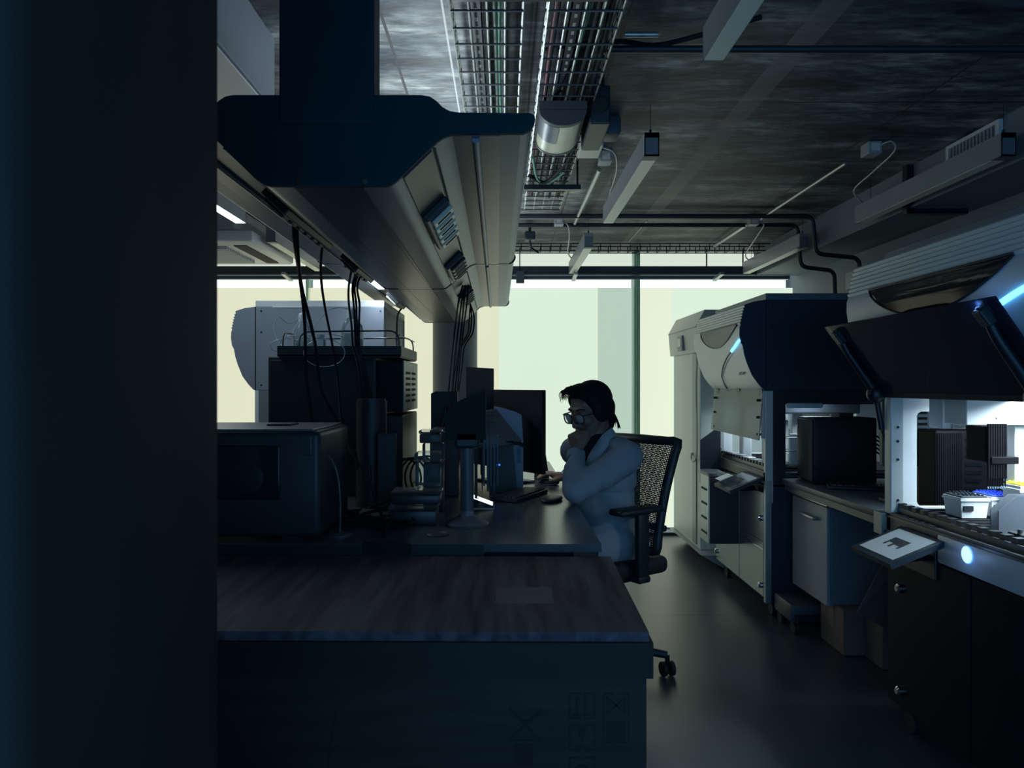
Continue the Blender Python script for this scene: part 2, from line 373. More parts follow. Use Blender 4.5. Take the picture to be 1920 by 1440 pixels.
# indirect up-light on top of the wing
B().box(XC+.08, XC+.20, 1.95, 5.15, 1.864, 1.872).build('uplight_housing', WHITEM, r)
B().box(XC+.095, XC+.185, 1.97, 5.13, 1.872, 1.875).build('uplight_diffuser', E('uplight_glow', (.84, .96, 1.0), 2.0), r)
area('uplight', (XC+.14, 3.55, 1.88), (PI, 0, 0), .09, 3.1, 14, (.82, .95, 1.0), r)
# under-shelf tubes, lips and dark service panels on both slopes
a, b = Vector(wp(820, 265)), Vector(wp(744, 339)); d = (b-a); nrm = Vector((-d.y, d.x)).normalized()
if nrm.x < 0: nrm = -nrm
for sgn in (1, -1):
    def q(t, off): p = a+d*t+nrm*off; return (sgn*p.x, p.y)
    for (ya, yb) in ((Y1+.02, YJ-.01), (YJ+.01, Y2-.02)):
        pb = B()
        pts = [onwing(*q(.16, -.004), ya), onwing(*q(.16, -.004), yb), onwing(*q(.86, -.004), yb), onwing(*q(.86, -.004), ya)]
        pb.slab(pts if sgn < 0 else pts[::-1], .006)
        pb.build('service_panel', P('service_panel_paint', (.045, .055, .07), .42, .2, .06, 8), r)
    tu = .33
    for (ya, yb) in ((Y1+.03, YJ-.03), (YJ+.03, Y2-.03)):
        B().cyl(onwing(sgn*tu, 1.778, ya), onwing(sgn*tu, 1.778, yb), .009, 12).build('rail_tube', ALU, r, 40)
    for t in (.09,):
        B().tube([onwing(*q(t, .002), Y1+.02), onwing(*q(t, .002), Y2-.02)], .0025, 6, 1).build('edge_strip', BLACK, r)
for u in (-.05, .06):
    B().box(XC+u-.001, XC+u+.001, Y1+.02, Y2-.02, 1.6625, 1.6668).build('underside_seam', BLACK, r)
# socket blocks
def sockets(sgn, y, n, name, label, mat):
    o = thing(name, onwing(sgn*.17, 1.72, y), label, 'socket block', 'socket blocks on the service wing')
    rot = Matrix.Rotation(sgn*math.atan2(d.y, d.x), 3, 'Y')
    mid = a+d*.5+nrm*.014
    c0 = onwing(sgn*mid.x, mid.y, y)
    B().obox(c0, (.088, n*.08+.03, .022), Matrix.Rotation(math.radians(-sgn*44), 3, 'Y'), .004).build('housing', BLACK, o)
    for k in range(n):
        m2 = a+d*.47+nrm*.030
        c = onwing(sgn*m2.x, m2.y, y-(n-1)*.04+k*.08)
        ob = B().obox(c, (.074, .052, .012), Matrix.Rotation(math.radians(-sgn*44), 3, 'Y'), .004).build('socket', mat, o)
        B().obox(onwing(sgn*(m2.x+nrm.x*.006), m2.y+nrm.y*.006, c.y), (.05, .008, .004), Matrix.Rotation(math.radians(-sgn*44), 3, 'Y')).build('slot', INK, ob)
    m2 = a+d*.45+nrm*.008
    lab = B().obox(onwing(sgn*m2.x, m2.y, y+n*.04+.055), (.06, .035, .006), Matrix.Rotation(math.radians(-sgn*44), 3, 'Y'), .001).build('label_plate', WHITEP, o)
    for j in range(3):
        B().obox(onwing(sgn*(m2.x+nrm.x*.0035), m2.y+nrm.y*.0035, y+n*.04+.045+j*.01), (.03-.008*j, .004, .002), Matrix.Rotation(math.radians(-sgn*44), 3, 'Y')).build('printed_bar', INK, lab)
    return o
SOCK = P('socket_plastic', (.60, .60, .50), .35, 0, .05, 10)
sockets(1, 2.27, 5, 'socket_block', 'block of five pale power sockets on the near right slope of the wing', SOCK)
sockets(1, 3.08, 4, 'socket_block', 'dark socket block with plugs on the right slope, middle of the wing', BLACK)
sockets(1, 4.1, 5, 'socket_block', 'socket block with tangled plugs on the right slope, far end of the wing', BLACK)
sockets(-1, 2.22, 6, 'socket_block', 'black socket block on the left slope, nearest the end plate', BLACK)
sockets(-1, 3.12, 4, 'socket_block', 'black socket block at the left joint seam of the wing', BLACK)
sockets(-1, 4.3, 3, 'socket_block', 'small pale socket block at the far left of the wing', SOCK)
# ---------------------------------------------------------------- pendant lights
def pendant(x, y0, y1, label, on=False):
    o = thing('linear_pendant_light', (x, (y0+y1)/2, 2.1), label, 'pendant light', 'linear pendant lights in rows')
    w = .057
    B().frame('y', y0, y1, x-w/2, x+w/2, 2.102, 2.19, x-w/2+.004, x+w/2-.004, 2.098, 2.17).build('housing', P('lamp_housing', (.25, .28, .32), .4, .1, .04, 10), o)
    df = LAMPD if not on else E('lit_diffuser', (.80, .95, 1.0), 5.5)
    B().box(x-w/2+.003, x+w/2-.003, y0+.06, y1-.003, 2.10, 2.108).build('diffuser', df, o)
    CAP = P('lamp_cap', (.12, .14, .165), .5, 0, .04, 10)
    B().box(x-w/2, x+w/2, y0, y0+.006, 2.10, 2.19).box(x-w/2, x+w/2, y0, y0+.06, 2.10, 2.106).build('end_cap', CAP, o)
    B().box(x-w/2, x+w/2, y1-.006, y1, 2.10, 2.19).build('end_cap', CAP, o)
    for yy in (y0+.03, y1-.12): B().cyl((x, yy, 2.19), (x, yy, CZ), .0012, 6).build('suspension_wire', BLACKM, o)
    B().cyl((x, y0+.03, 2.19), (x, y0+.03, 2.21), .005, 8).build('wire_grip', BLACKM, o)
    if on: area('tube_light', (x, (y0+y1)/2, 2.097), (0, 0, 0), .05, 1.1, 5.0, (.72, .90, 1.0), o)
    return o
pendant(.57, .80, 2.01, 'unlit white linear pendant light cut off by the top edge')
pendant(.57, 2.84, 4.03, 'unlit white linear pendant light with dark end cap in mid ceiling')
pendant(.545, 4.72, 5.85, 'unlit short looking linear pendant light nearest the window, above the person')
pendant(1.94, 2.84, 4.03, 'long grey linear pendant light beside the right bulkhead')
pendant(1.92, 4.72, 5.85, 'grey linear pendant light above the far robot, near the window')
pendant(-1.43, 2.75, 4.03, 'switched on linear pendant light at the left, mostly behind the foreground column', True)
pendant(-1.43, 4.54, 5.72, 'white linear pendant light left of the wing, in front of the window beam')
# ---------------------------------------------------------------- wire cable trays
def tray(x0, x1, y0, y1, z, label, step=.095):
    o = thing('wire_cable_tray', ((x0+x1)/2, (y0+y1)/2, z), label, 'cable tray', 'wire cable trays on the ceiling')
    g = B(); n = 5
    for k in range(n):
        x = x0+(x1-x0)*k/(n-1); g.cyl((x, y0, z), (x, y1, z), .0034, 6)
    for x in (x0, x1):
        for zz in (.025, .05): g.cyl((x, y0, z+zz), (x, y1, z+zz), .0024, 6)
    g.build('long_wires', GALV, o)
    c = B(); y = y0
    while y < y1:
        c.tube([(x0, y, z+.052), (x0, y, z-.003), (x1, y, z-.003), (x1, y, z+.052)], .0034, 6, 1); y += step
    c.build('cross_wires', P('dark_wire', (.06, .07, .075), .45, .6, .1, 20), o)
    return o
TZ = 2.2
tray(-.138, .052, .6, 4.1, TZ, 'galvanised wire cable tray directly above the wing post, left of the pair')
tray(.118, .312, .6, 4.12, TZ, 'galvanised wire cable tray right of the wing, carrying pink and green cables')
ot = thing('wire_cable_tray', (1.1, 5.6, 2.237), 'thin black wire tray running across the ceiling in front of the window', 'cable tray', 'wire cable trays on the ceiling')
g = B()
for z in (2.24, 2.29):
    for y in (5.6, 5.72): g.cyl((.05, y, z), (2.02, y, z), .004, 6)
x = .06
while x < 2.0:
    g.tube([(x, 5.6, 2.292), (x, 5.6, 2.238), (x, 5.72, 2.238), (x, 5.72, 2.292)], .0035, 6, 1); x += .075
g.build('tray_wires', BLACKM, ot)
def strut(x, y0, y1, z, label):
    o = thing('slotted_strut', (x, (y0+y1)/2, z), label, 'strut', 'slotted struts in the trays')
    g = B().frame('z', z, z+.004, x-.016, x+.016, y0, y1, x-.004, x+.004, y0+.01, y0+.011).box(x-.016, x-.013, y0, y1, z, z+.02).box(x+.013, x+.016, y0, y1, z, z+.02)
    nf = len(g.bm.faces); y = y0+.03
    while y < y1-.05: g.box(x-.004, x+.004, y, y+.022, z-.001, z+.001); y += .05
    for k, f in enumerate(g.bm.faces): f.material_index = 1 if k >= nf else 0
    c = g.build('channel', P('strut_paint', (.035, .042, .05), .5, .3, .1, 10), o); c.data.materials.append(P('slot_light', (.32, .34, .34), .5, 0, .1, 10))
    return o
strut(-.075, .6, 4.0, TZ+.03, 'dark slotted steel strut lying in the left cable tray')
strut(.20, .6, 4.0, TZ+.04, 'dark slotted steel strut lying in the right cable tray')
def cable(name, pts, r, mat, label, group, cat='cable', seg=7, sm=5):
    mat = CABLE if mat is BLACK else mat
    return tag(B().tube(pts, r, seg, sm).build(name, mat, None, 60), label, cat, group)
def wig(x, y0, y1, z, amp, n=7):
    return [(x+random.uniform(-amp, amp), y0+(y1-y0)*k/(n-1), z+random.uniform(0, amp*.6)) for k in range(n)]
DG = P('dark_green_cable', (.03, .06, .05), .5, 0, .2, 20)
for k, (x, m, lb) in enumerate(((-.045, BLACK, 'black cable along the left side of the left ceiling tray'), (-.025, DG, 'dark green cable bundled left of centre in the left ceiling tray'), (-.01, GREENC, 'green cable in the middle of the left ceiling tray'), (.005, DG, 'dark green cable right of the green one in the left ceiling tray'))):
    cable('tray_cable', wig(x, .6, 4.0, TZ+.012, .004), .007 if k != 2 else .005, m, lb, 'cables in the ceiling trays')
for k, (x, m, rr, lb) in enumerate(((.135, PINKC, .006, 'pink cable at the left edge of the right ceiling tray'), (.15, BLACK, .006, 'black cable beside the pink one in the right ceiling tray'), (.225, GREENC, .0045, 'green cable in the right ceiling tray'), (.245, BLACK, .008, 'thick black cable in the right ceiling tray, beside the green one'), (.272, DG, .008, 'dark green cable in the right ceiling tray near its right edge'), (.292, BLACK, .008, 'black cable hugging the right edge of the right ceiling tray'))):
    cable('tray_cable', wig(x, .6, 3.9, TZ+.012, .008, 9), rr, m, lb, 'cables in the ceiling trays')
cable('tray_cable', [(.13, 2.3, TZ+.06), (.18, 2.25, TZ+.05), (.26, 2.22, TZ+.045), (.36, 2.24, TZ+.06), (.5, 2.3, TZ+.08), (.75, 2.15, TZ+.09)], .008, BLACK, 'black cable looping out of the right tray across the concrete ceiling', 'cables in the ceiling trays')
cable('tray_cable', [(.14, 2.9, TZ+.03), (.2, 2.45, TZ+.04), (.26, 2.0, TZ+.07), (.4, 1.75, TZ+.085), (.62, 1.7, TZ+.09)], .006, BLACK, 'thin black cable crossing the right tray diagonally to the ceiling', 'cables in the ceiling trays')
cable('tray_cable', [(.125, 3.15, TZ-.01), (.16, 3.45, TZ-.02), (.22, 3.52, TZ-.015), (.28, 3.4, TZ+.0)], .006, GREENC, 'green cable knot hanging at the far end of the right tray', 'cables in the ceiling trays')
cable('tray_cable', [(.12, 3.42, TZ-.012), (.2, 3.5, TZ-.02), (.27, 3.3, TZ+.0), (.30, 3.1, TZ+.02)], .009, BLACK, 'black cable slung under the far end of the right tray', 'cables in the ceiling trays')
r = thing('trapeze_hanger', (.24, 3.6, 2.17), 'black channel trapeze hanger under the right cable tray', 'hanger')
B().box(.10, .375, 3.58, 3.62, 2.168, 2.192, .003).build('channel', BLACKM, r); B().cyl((.36, 3.6, 2.19), (.36, 3.6, CZ), .005, 8).build('rod', BLACKM, r)
tag(B().box(-.125, .26, 1.815, 1.845, 2.175, 2.195, .002).build('trapeze_bar', BLACKM), 'dark crossbar under both trays at the very top of the picture', 'hanger')
# emergency luminaire, speaker, boxes
r = thing('emergency_light', (.205, 2.7, 2.09), 'half round emergency light with pale diffuser under the right tray', 'emergency light')
arc = [(.205+.078*math.cos(t), 2.165+.052*math.sin(t)) for t in [PI+PI*k/14 for k in range(15)]]
B().prism(arc, 'y', 2.565, 2.86).build('diffuser', P('pale_diffuser', (.46, .49, .38), .3, 0, .1, 9), r, 40)
arc2 = [(.205+.082*math.cos(t), 2.167+.056*math.sin(t)) for t in [PI+PI*k/14 for k in range(15)]]
B().prism(arc2, 'y', 2.54, 2.565).prism(arc2, 'y', 2.86, 2.875).box(.123, .287, 2.54, 2.875, 2.166, 2.196).build('body', P('lamp_dark', (.05, .055, .065), .5, 0, .1, 10), r, 30)
arc3 = [(.205+.0795*math.cos(t), 2.164+.0535*math.sin(t)) for t in [PI+PI*.45*k/8 for k in range(9)]]
B().prism(arc3+[(.20, 2.164)], 'y', 2.567, 2.74).build('sticker', P('grey_sticker', (.10, .13, .17), .3, 0, .1, 10), r, 40)
r = thing('ceiling_speaker', (.335, 2.68, 2.12), 'black box speaker on the ceiling right of the emergency light', 'speaker')
B().box(.30, .37, 2.56, 2.86, 2.125, 2.26, .006).build('cabinet', BLACK, r); B().lathe((.335, 2.555, 2.19), [(.028, -.004), (.03, 0), (.026, .004)], 20, Matrix.Rotation(PI/2, 3, 'X')).build('cone', INK, r, 40)
B().box(.315, .355, 2.6, 2.8, CZ-.05, CZ).build('mount', BLACKM, r)
r = thing('junction_box', (.40, 2.98, 2.2), 'pale grey ceiling box behind the black speaker', 'junction box')
B().box(.31, .40, 2.95, 3.12, 2.175, 2.24, .004).build('case', P('pale_box', (.42, .46, .40), .4, 0, .05, 10), r); B().box(.33, .38, 3.0, 3.06, 2.24, CZ).build('mount', GREYP, r)
r = thing('junction_box', (.46, 3.02, 2.24), 'dark curved box on the ceiling right of the black speaker', 'junction box')
B().box(.41, .475, 2.98, 3.1, 2.235, CZ, .012).build('case', DARKP, r, 40)
r = thing('security_camera', (.18, 5.05, 2.18), 'small black ceiling camera near the window, right of the wing', 'camera')
B().box(.145, .215, 5.0, 5.1, 2.205, 2.262, .008).build('housing', BLACK, r); B().cyl((.18, 5.05, 2.26), (.18, 5.05, CZ), .01, 10).tube([(.18, 5.05, 2.205), (.19, 5.06, 2.16), (.24, 5.08, 2.13)], .007, 8).build('mount', BLACKM, r)
r = thing('hanging_sign_box', (.12, 5.9, 2.03), 'small grey box hanging by a rod at the right end of the wing', 'box')
B().box(.10, .165, 5.86, 5.9, 2.03, 2.125, .004).build('case', P('grey_box', (.12, .14, .15), .5, 0, .1, 10), r); B().cyl((.13, 5.88, 2.12), (.13, 5.88, CZ), .004, 8).build('rod', BLACKM, r)
# ---------------------------------------------------------------- conduits
def conduit(pts, r_, mat, label, sm=1):
    return tag(B().tube(pts, r_, 12, sm).build('conduit', mat, None, 50), label, 'conduit', 'conduits on the ceiling')
PIPE = P('dark_conduit', (.025, .032, .04), .45, .3, .1, 10)
conduit([(.30, 2.28, 2.255), (2.02, 2.28, 2.255)], .011, PIPE, 'black conduit crossing the near ceiling above the pendant lights')
conduit([(.36, 2.2, 2.262), (.46, 2.2, 2.262)], .008, STEEL, 'short pale conduit stub beside the right cable tray')
def bend(p, q, s, rr=.05, n=5):
    p, q, s = Vector(p), Vector(q), Vector(s); a0 = q+(p-q).normalized()*rr; b0 = q+(s-q).normalized()*rr
    return [a0*(1-t)**2+q*2*t*(1-t)+b0*t*t for t in [k/n for k in range(n+1)]]
def poly(*pts):
    o = [Vector(pts[0])]
    for i in range(1, len(pts)-1): o += bend(pts[i-1], pts[i], pts[i+1])
    return o+[Vector(pts[-1])]
conduit(poly((-.3, 4.62, 2.275), (1.93, 4.62, 2.275), (1.95, 4.62, 2.04), (2.24, 4.66, 2.02), (2.25, 4.66, 1.70)), .014, PIPE, 'black conduit bending down the right bulkhead, nearer of two')
conduit(poly((-.3, 4.88, 2.275), (1.94, 4.88, 2.275), (1.96, 4.88, 2.0), (2.20, 4.92, 1.98), (2.21, 4.92, 1.66)), .014, PIPE, 'black conduit bending down the right bulkhead, farther of two')
conduit([(-.3, 4.72, 2.285), (2.0, 4.72, 2.285)], .008, STEEL, 'thin grey conduit between the two black ones across the ceiling')
conduit([(.47, 3.62, 2.275), (.465, 4.82, 2.275)], .011, STEEL, 'silver conduit running towards the window, left of the mid pendant light')
conduit([(1.644, 3.55, 2.285), (1.644, 4.83, 2.285)], .009, STEEL, 'long silver conduit running towards the window on the right ceiling')
conduit([(1.60, 4.85, 2.275), (1.60, 5.6, 2.275)], .012, STEEL, 'short silver conduit near the window at the right')
conduit([(.95, 4.9, CZ-.003), (.95, 5.6, CZ-.003)], .004, STEEL, 'thin ceiling rod near the window above the person')
for (x, y, lb) in ((1.66, 3.34, 'small pale outlet box on the right ceiling with looping white flex'), (.475, 3.46, 'small pale outlet box on the ceiling left of the mid pendant light'), (1.62, 4.8, 'grey outlet box on the ceiling at the far right conduit'), (.36, 4.8, 'grey outlet box on the ceiling conduit near the window')):
    r = thing('outlet_box', (x, y, 2.25), lb, 'outlet box', 'outlet boxes on the ceiling')
    B().box(x-.03, x+.03, y-.04, y+.04, 2.255, CZ, .004).build('case', GREYP, r); B().box(x-.018, x+.018, y-.044, y-.04, 2.265, 2.30).build('cover', SOCK, r)
WF = P('pale_flex', (.5, .52, .52), .4, .2, .1, 20)
cable('flex_cable', [(1.68, 3.30, 2.29), (1.72, 3.28, 2.30), (1.755, 3.32, 2.27), (1.77, 3.55, 2.24), (1.80, 3.8, 2.22), (1.93, 3.97, 2.195)], .004, WF, 'pale twisted flex dropping to the right pendant light', 'flexes feeding the pendant lights')
cable('flex_cable', [(.44, 3.3, 2.28), (.50, 3.32, 2.26), (.535, 3.5, 2.23), (.55, 3.85, 2.20), (.57, 3.93, 2.19)], .004, WF, 'pale flex feeding the mid pendant light from the left', 'flexes feeding the pendant lights')
cable('flex_cable', [(.38, 4.78, 2.28), (.42, 4.82, 2.26), (.445, 5.0, 2.22), (.47, 5.4, 2.19), (.53, 5.7, 2.19)], .0045, WF, 'pale flex feeding the pendant light nearest the window', 'flexes feeding the pendant lights')
cable('flex_cable', [(1.64, 4.78, 2.28), (1.69, 4.8, 2.26), (1.71, 5.0, 2.22), (1.8, 5.5, 2.19), (1.91, 5.75, 2.19)], .0045, WF, 'dark looking flex feeding the far right pendant light', 'flexes feeding the pendant lights')
# right bulkhead items
r = thing('vent_grille', (2.02, 3.18, 2.21), 'small white louvred vent grille on the right bulkhead', 'vent')
B().frame('x', 2.008, 2.03, 3.0, 3.36, 2.205, 2.30, 3.02, 3.34, 2.22, 2.285).build('frame', WHITEM, r)
g = B()
for k in range(14): g.box(2.012, 2.028, 3.025+k*.0235, 3.033+k*.0235, 2.22, 2.285)
g.build('slats', GREYP, r)
r = thing('wall_bracket', (2.0, 3.68, 2.07), 'dark L shaped channel bracket hanging down the right bulkhead', 'bracket')
B().box(1.995, 2.03, 3.66, 3.70, 2.07, CZ).build('upright', BLACKM, r); B().box(2.0, 2.3, 3.66, 3.70, 2.068, 2.094).build('arm', BLACKM, r)
r = thing('wall_cable_duct', (2.3, 4.0, 1.9), 'pale horizontal cable duct on the right wall above the robots', 'cable duct')
B().box(2.31, 2.38, .5, 5.0, 1.86, 1.98, .004).build('duct', GREYP, r)
# ceiling cassette on the left
r = thing('air_conditioner', (-1.9, 4.75, 2.03), 'ceiling cassette air conditioner with louvred grille, left of the wing', 'air conditioner')
B().box(-2.5, -1.62, 4.45, 5.25, 2.15, CZ-.002, .01).build('housing', GREYP, r)
B().box(-2.55, -1.5, 4.42, 5.3, 2.08, 2.15, .02).build('fascia', WHITEM, r, 30)
g = B()
for k in range(16): g.box(-2.4, -1.72, 4.60+k*.034, 4.612+k*.034, 2.062, 2.082)
g.build('grille', WHITEM, r)
B().box(-1.66, -1.58, 4.55, 5.2, 2.075, 2.081).box(-2.4, -1.75, 4.47, 4.53, 2.075, 2.081).build('air_slot', INK, r)
# ---------------------------------------------------------------- liquid handling robots
PROF = [(0, 1.665), (.06, 1.657), (.109, 1.642)]
for k in range(7):
    z = 1.640-.015*k; o_ = .110+.022*(k/6)**.8
    PROF += [(o_+.005, z-.004), (o_, z-.013)]
PROF += [(.138, 1.52), (.139, 1.485), (.133, 1.445), (.122, 1.425), (.114, 1.38), (.100, 1.335), (.073, 1.27), (.04, 1.225), (.012, 1.195), (0, 1.19)]
def outz(z):
    for (o0, z0), (o1, z1) in zip(PROF, PROF[1:]):
        if z1 <= z <= z0: return o0+(o1-o0)*((z0-z)/max(1e-6, z0-z1))
    return 0
SHELL = P('robot_shell', (.66, .70, .71), .42, .1, .03, 6)
CHEEK = P('robot_side_shaded', (.014, .036, .066), .5, .05, .05, 6)  # hood sides are unlit; that shade is put into their colour
BLUELED = E('blue_led', (.09, .45, 1.0), 4.5)
def robot(X0, XB, ya, yb, label, detail, glass, cheek=CHEEK, shell=SHELL, light=0, side_win=None):
    r = thing('pipetting_robot', ((X0+XB)/2, (ya+yb)/2, 0), label, 'laboratory robot')
    def sp(y, z, off): return Vector((X0-outz(z)-off, y, z))
    # hood
    hood = B().prism([(X0-o, z) for o, z in PROF]+[(X0+.02, 1.19), (X0+.02, 1.665)], 'y', ya+.004, yb-.004).build('hood_front', shell, r, 25)
    B().prism([(X0-o*.985, z) for o, z in PROF]+[(X0+.004, 1.19), (X0+.004, 1.665)], 'y', ya, ya+.004).build('hood_cheek', cheek, r)
    B().box(X0+.003, XB, ya, yb, 1.19, 1.665, .004).build('hood_body', cheek, r)
    B().box(X0+.0, XB, ya+.004, yb-.004, 1.665, 1.70, .003).build('top_plate', P('top_plate_shaded', (.14, .18, .24), .45, .05, .05, 6) if detail < 3 else WHITEM, r)  # darker copy of the white top, with the shade in its colour
    B().box(X0-.0005, X0+.004, ya-.001, yb, 1.19, 1.665).build('panel_seam', INK, r)
    for z in (1.64, 1.52, 1.22):
        B().cyl((X0+.035, ya-.002, z), (X0+.035, ya+.002, z), .006, 8).build('screw', INK, r)
    B().cyl((XB-.02, ya-.002, 1.64), (XB-.02, ya+.002, 1.64), .005, 8).build('screw', INK, r)
    # half moon window
    if detail < 3:
        n, rows = 24, 8; w = B(); g_ = []
        y0, y1 = ya+.055, yb-.165
        for i in range(n+1):
            t = i/n; y = y0+(y1-y0)*t; zt = 1.542
            s_ = max(0, 1-(2*t-1)**2)**.8; zb = zt-.004-.104*s_*(1.0-.25*(.5-t))
            g_.append([w.bm.verts.new(sp(y, zt+(zb-zt)*j/rows, .0025)) for j in range(rows+1)])
        for i in range(n):
            for j in range(rows): w.bm.faces.new((g_[i][j], g_[i+1][j], g_[i+1][j+1], g_[i][j+1]))
        wm = SMOKE_WIN if detail == 2 else P('grey_window', (.22, .25, .25), .12, 0, .05, 8)
        bmesh.ops.solidify(w.bm, geom=w.bm.faces[:], thickness=.002)
        w.build('view_window', wm, r, 50)
        edge = [sp(y0+(y1-y0)*i/40, 1.5425, .003) for i in range(41)]
        low = []
        for i in range(41):
            t = 1-i/40; s_ = max(0, 1-(2*t-1)**2)**.8
            low.append(sp(y0+(y1-y0)*t, 1.542-.004-.104*s_*(1.0-.25*(.5-t)), .003))
        B().tube(edge+low, .003, 6, 1, closed=True).build('window_gasket', BLACK, r)
        # crescent line and led
        bz = [(.60, 1.20), (.52, 1.335), (.0, 1.455)]
        pts = []
        for i in range(31):
            t = i/30; u = bz[0][0]*(1-t)**2+2*bz[1][0]*t*(1-t)+bz[2][0]*t*t; z = bz[0][1]*(1-t)**2+2*bz[1][1]*t*(1-t)+bz[2][1]*t*t
            pts.append(sp(ya+.004+u, z, .001))
        B().tube(pts[:26], .0045, 6, 1).build('crescent_groove', P('groove_grey', (.10, .115, .12), .4, 0, .1, 10), r)
        B().tube(pts[24:], .008, 8, 1).build('status_light', BLUELED, r, 60)
        B().tube([p+Vector((.004, 0, -.018)) for p in pts[:26]], .0025, 6, 1).build('crescent_edge', WHITEP, r)
        nz = math.atan2(.05, .08)
        if detail == 1:
            rot = Matrix(((0, .35, -.94), (-1, 0, 0), (0, .94, .35)))
            tm = text_mesh('TECAN', .034, sp(ya+.13, 1.285, .004), rot, 'logo', P('logo_grey', (.12, .13, .14), .5, 0, .1, 10), r, .001)
    # base, deck, posts
    if detail < 3:
        B().box(X0+.012, XB, ya+.004, yb-.004, .10, .69, .004).build('base_cabinet', cheek if detail == 1 else P('robot_base_paint', (.035, .045, .06), .3, .05, .1, 6), r)
        ym = ya+(yb-ya)*.46
        for k, (q0, q1) in enumerate(((ya+.03, ym-.003), (ym+.003, yb-.03))):
            dm = P('door_steel', (.40, .45, .46), .24, .85, .04, 6) if detail == 1 else P('dark_glass_door', (.008, .011, .018), .3, 0, .15, 5, spec=.06)
            dz = (.44, .665) if detail == 1 else (.10, .665)
            dr = B().box(X0-.004, X0+.012, q0, q1, .105, .655, .003).build('door', dm, r)
            for z in (.515, .16):
                yy = q0+.035 if k == 0 else q1-(.03 if detail == 1 else .085)
                B().lathe((X0-.004, yy, z), [(.016, 0), (.016, .01), (.010, .016)], 14, Matrix.Rotation(-PI/2, 3, 'Y')).build('lock_knob', CHROME, dr, 40)
            if detail == 1 and k == 0:
                B().box(X0-.006, X0, q0, yb-.03, .352, .36).box(X0-.006, X0, q0, yb-.03, .395, .402).build('door_trim', CHROME, dr)
        B().box(X0-.003, X0+.03, ya-.001, ya+.028, .08, .72, .003).build('corner_post', STEEL if detail == 1 else P('post_brown', (.06, .06, .068), .45, .1, .1, 6), r)
        for (fx, fy) in ((X0+.06, ya+.07), (X0+.06, yb-.08), (XB-.08, ya+.07), (XB-.08, yb-.08)):
            c_ = B().cyl((fx, fy, .045), (fx, fy, .10), .012, 10).build('caster', BLACKM, r)
            B().cyl((fx-.012, fy, .034), (fx+.012, fy, .034), .034, 18).build('wheel', RUBBER, c_, 40)
        B().box(X0-.002, XB, ya+.006, yb-.006, .70, .765, .003).build('deck_frame', P('deck_frame_grey', (.06, .07, .08), .4, .1, .06, 8), r)
        B().box(X0+.03, XB-.04, ya+.03, yb-.03, .765, .772).build('deck_plate', P('deck_black', (.010, .012, .016), .5, .0, .2, 20), r)
        B().box(X0-.006, X0+.004, ya+.03, yb-.02, .748, .756).box(X0+.02, X0+.024, ya+.03, yb-.03, .765, .785).build('deck_rail', P('rail_edge', (.10, .11, .115), .35, .4, .1, 20), r)
        g = B(); yy = ya+.06
        while yy < yb-.06:
            g.box(X0+.03, X0+.5, yy, yy+.006, .772, .782); g.box(X0+.024, X0+.05, yy+.01, yy+.035, .772, .80); yy += .05
        g.build('grid_rails', P('deck_rails', (.016, .019, .023), .4, .2, .3, 30), r)
        post = P('post_white', (.60, .63, .62), .4, .1, .04, 8)
        B().box(X0-.002, X0+.045, yb-.048, yb-.004, .64, 1.19, .004).build('front_post', post, r)
        B().box(X0-.002, X0+.04, ya+.003, ya+.03, .60, 1.19, .004).build('front_post', post, r)
        B().box(XB-.02, XB, ya, yb, .10, 1.19).build('back_panel', WHITEP, r)
        # far side panel with rounded cut-out
        fx0, fx1 = X0+.045, XB-.02; cx0, cx1 = X0+.105, XB-.13
        fr = B().frame('y', yb-.022, yb-.010, fx0, fx1, .72, 1.19, cx0, cx1, .785, 1.125)
        for (ux, uz, sx, sz) in ((cx0, .785, 1, 1), (cx0, 1.125, 1, -1), (cx1, .785, -1, 1), (cx1, 1.125, -1, -1)):
            cor = [(ux, uz)]+[(ux+sx*.02*(1-math.cos(t)), uz+sz*.02*(1-math.sin(t))) for t in [PI/2*k/5 for k in range(6)]]
            fr.prism(cor, 'y', yb-.022, yb-.010)
        fr.build('far_side_panel', WHITEP, r)
        for z in (1.07, 1.02, .955, .81): B().cyl((X0-.003+.026, yb-.05, z), (X0+.026-.003, yb-.045, z), .005, 8).build('bolt', INK, r)
        # interior lamp
        B().box(X0+.25, X0+.27, ya+.05, yb-.05, 1.175, 1.188).build('lamp_tube', E('robot_lamp', (.75, .93, 1.0), 3), r)
        area('interior_light', (X0+.3, (ya+yb)/2, 1.172), (0, 0, 0), .12, yb-ya-.15, light, (.72, .90, 1.0), r, math.radians(165))
    else:
        B().box(X0+.01, XB, ya, yb, .0, 1.19).build('base_cabinet', P('left_robot_base', (.16, .18, .21), .5, 0, .06, 6), r)
        B().box(X0-.0, X0+.02, ya-.003, yb, .0, 1.19).build('corner_post', SHELL, r)
        B().frame('x', XB-.0, XB+.004, ya+.06, yb-.06, 1.25, 1.66, ya+.07, yb-.07, 1.26, 1.65).build('back_panel', P('pale_back', (.42, .46, .40), .45, 0, .04, 8), r)
        B().box(X0+.1, X0+.3, ya-.004, ya, 1.66, 1.668).build('top_trim', SHELL, r)
    return r
SMOKE_WIN = P('smoked_window', (.03, .034, .042), .08, 0, .15, 4)
XR = 1.38
R1 = robot(XR-.01, 2.24, 3.86, 4.79, 'white hooded pipetting robot by the window with closed frosted front panel', 1, False, light=7)
R2 = robot(XR, 2.26, 1.75, 2.68, 'nearest white pipetting robot at the right edge with raised smoked front panel', 2, True, light=17, cheek=P('near_robot_side_shaded', (.03, .036, .05), .5, .05, .05, 6))  # side colour darkened to hold the shade of the unlit side
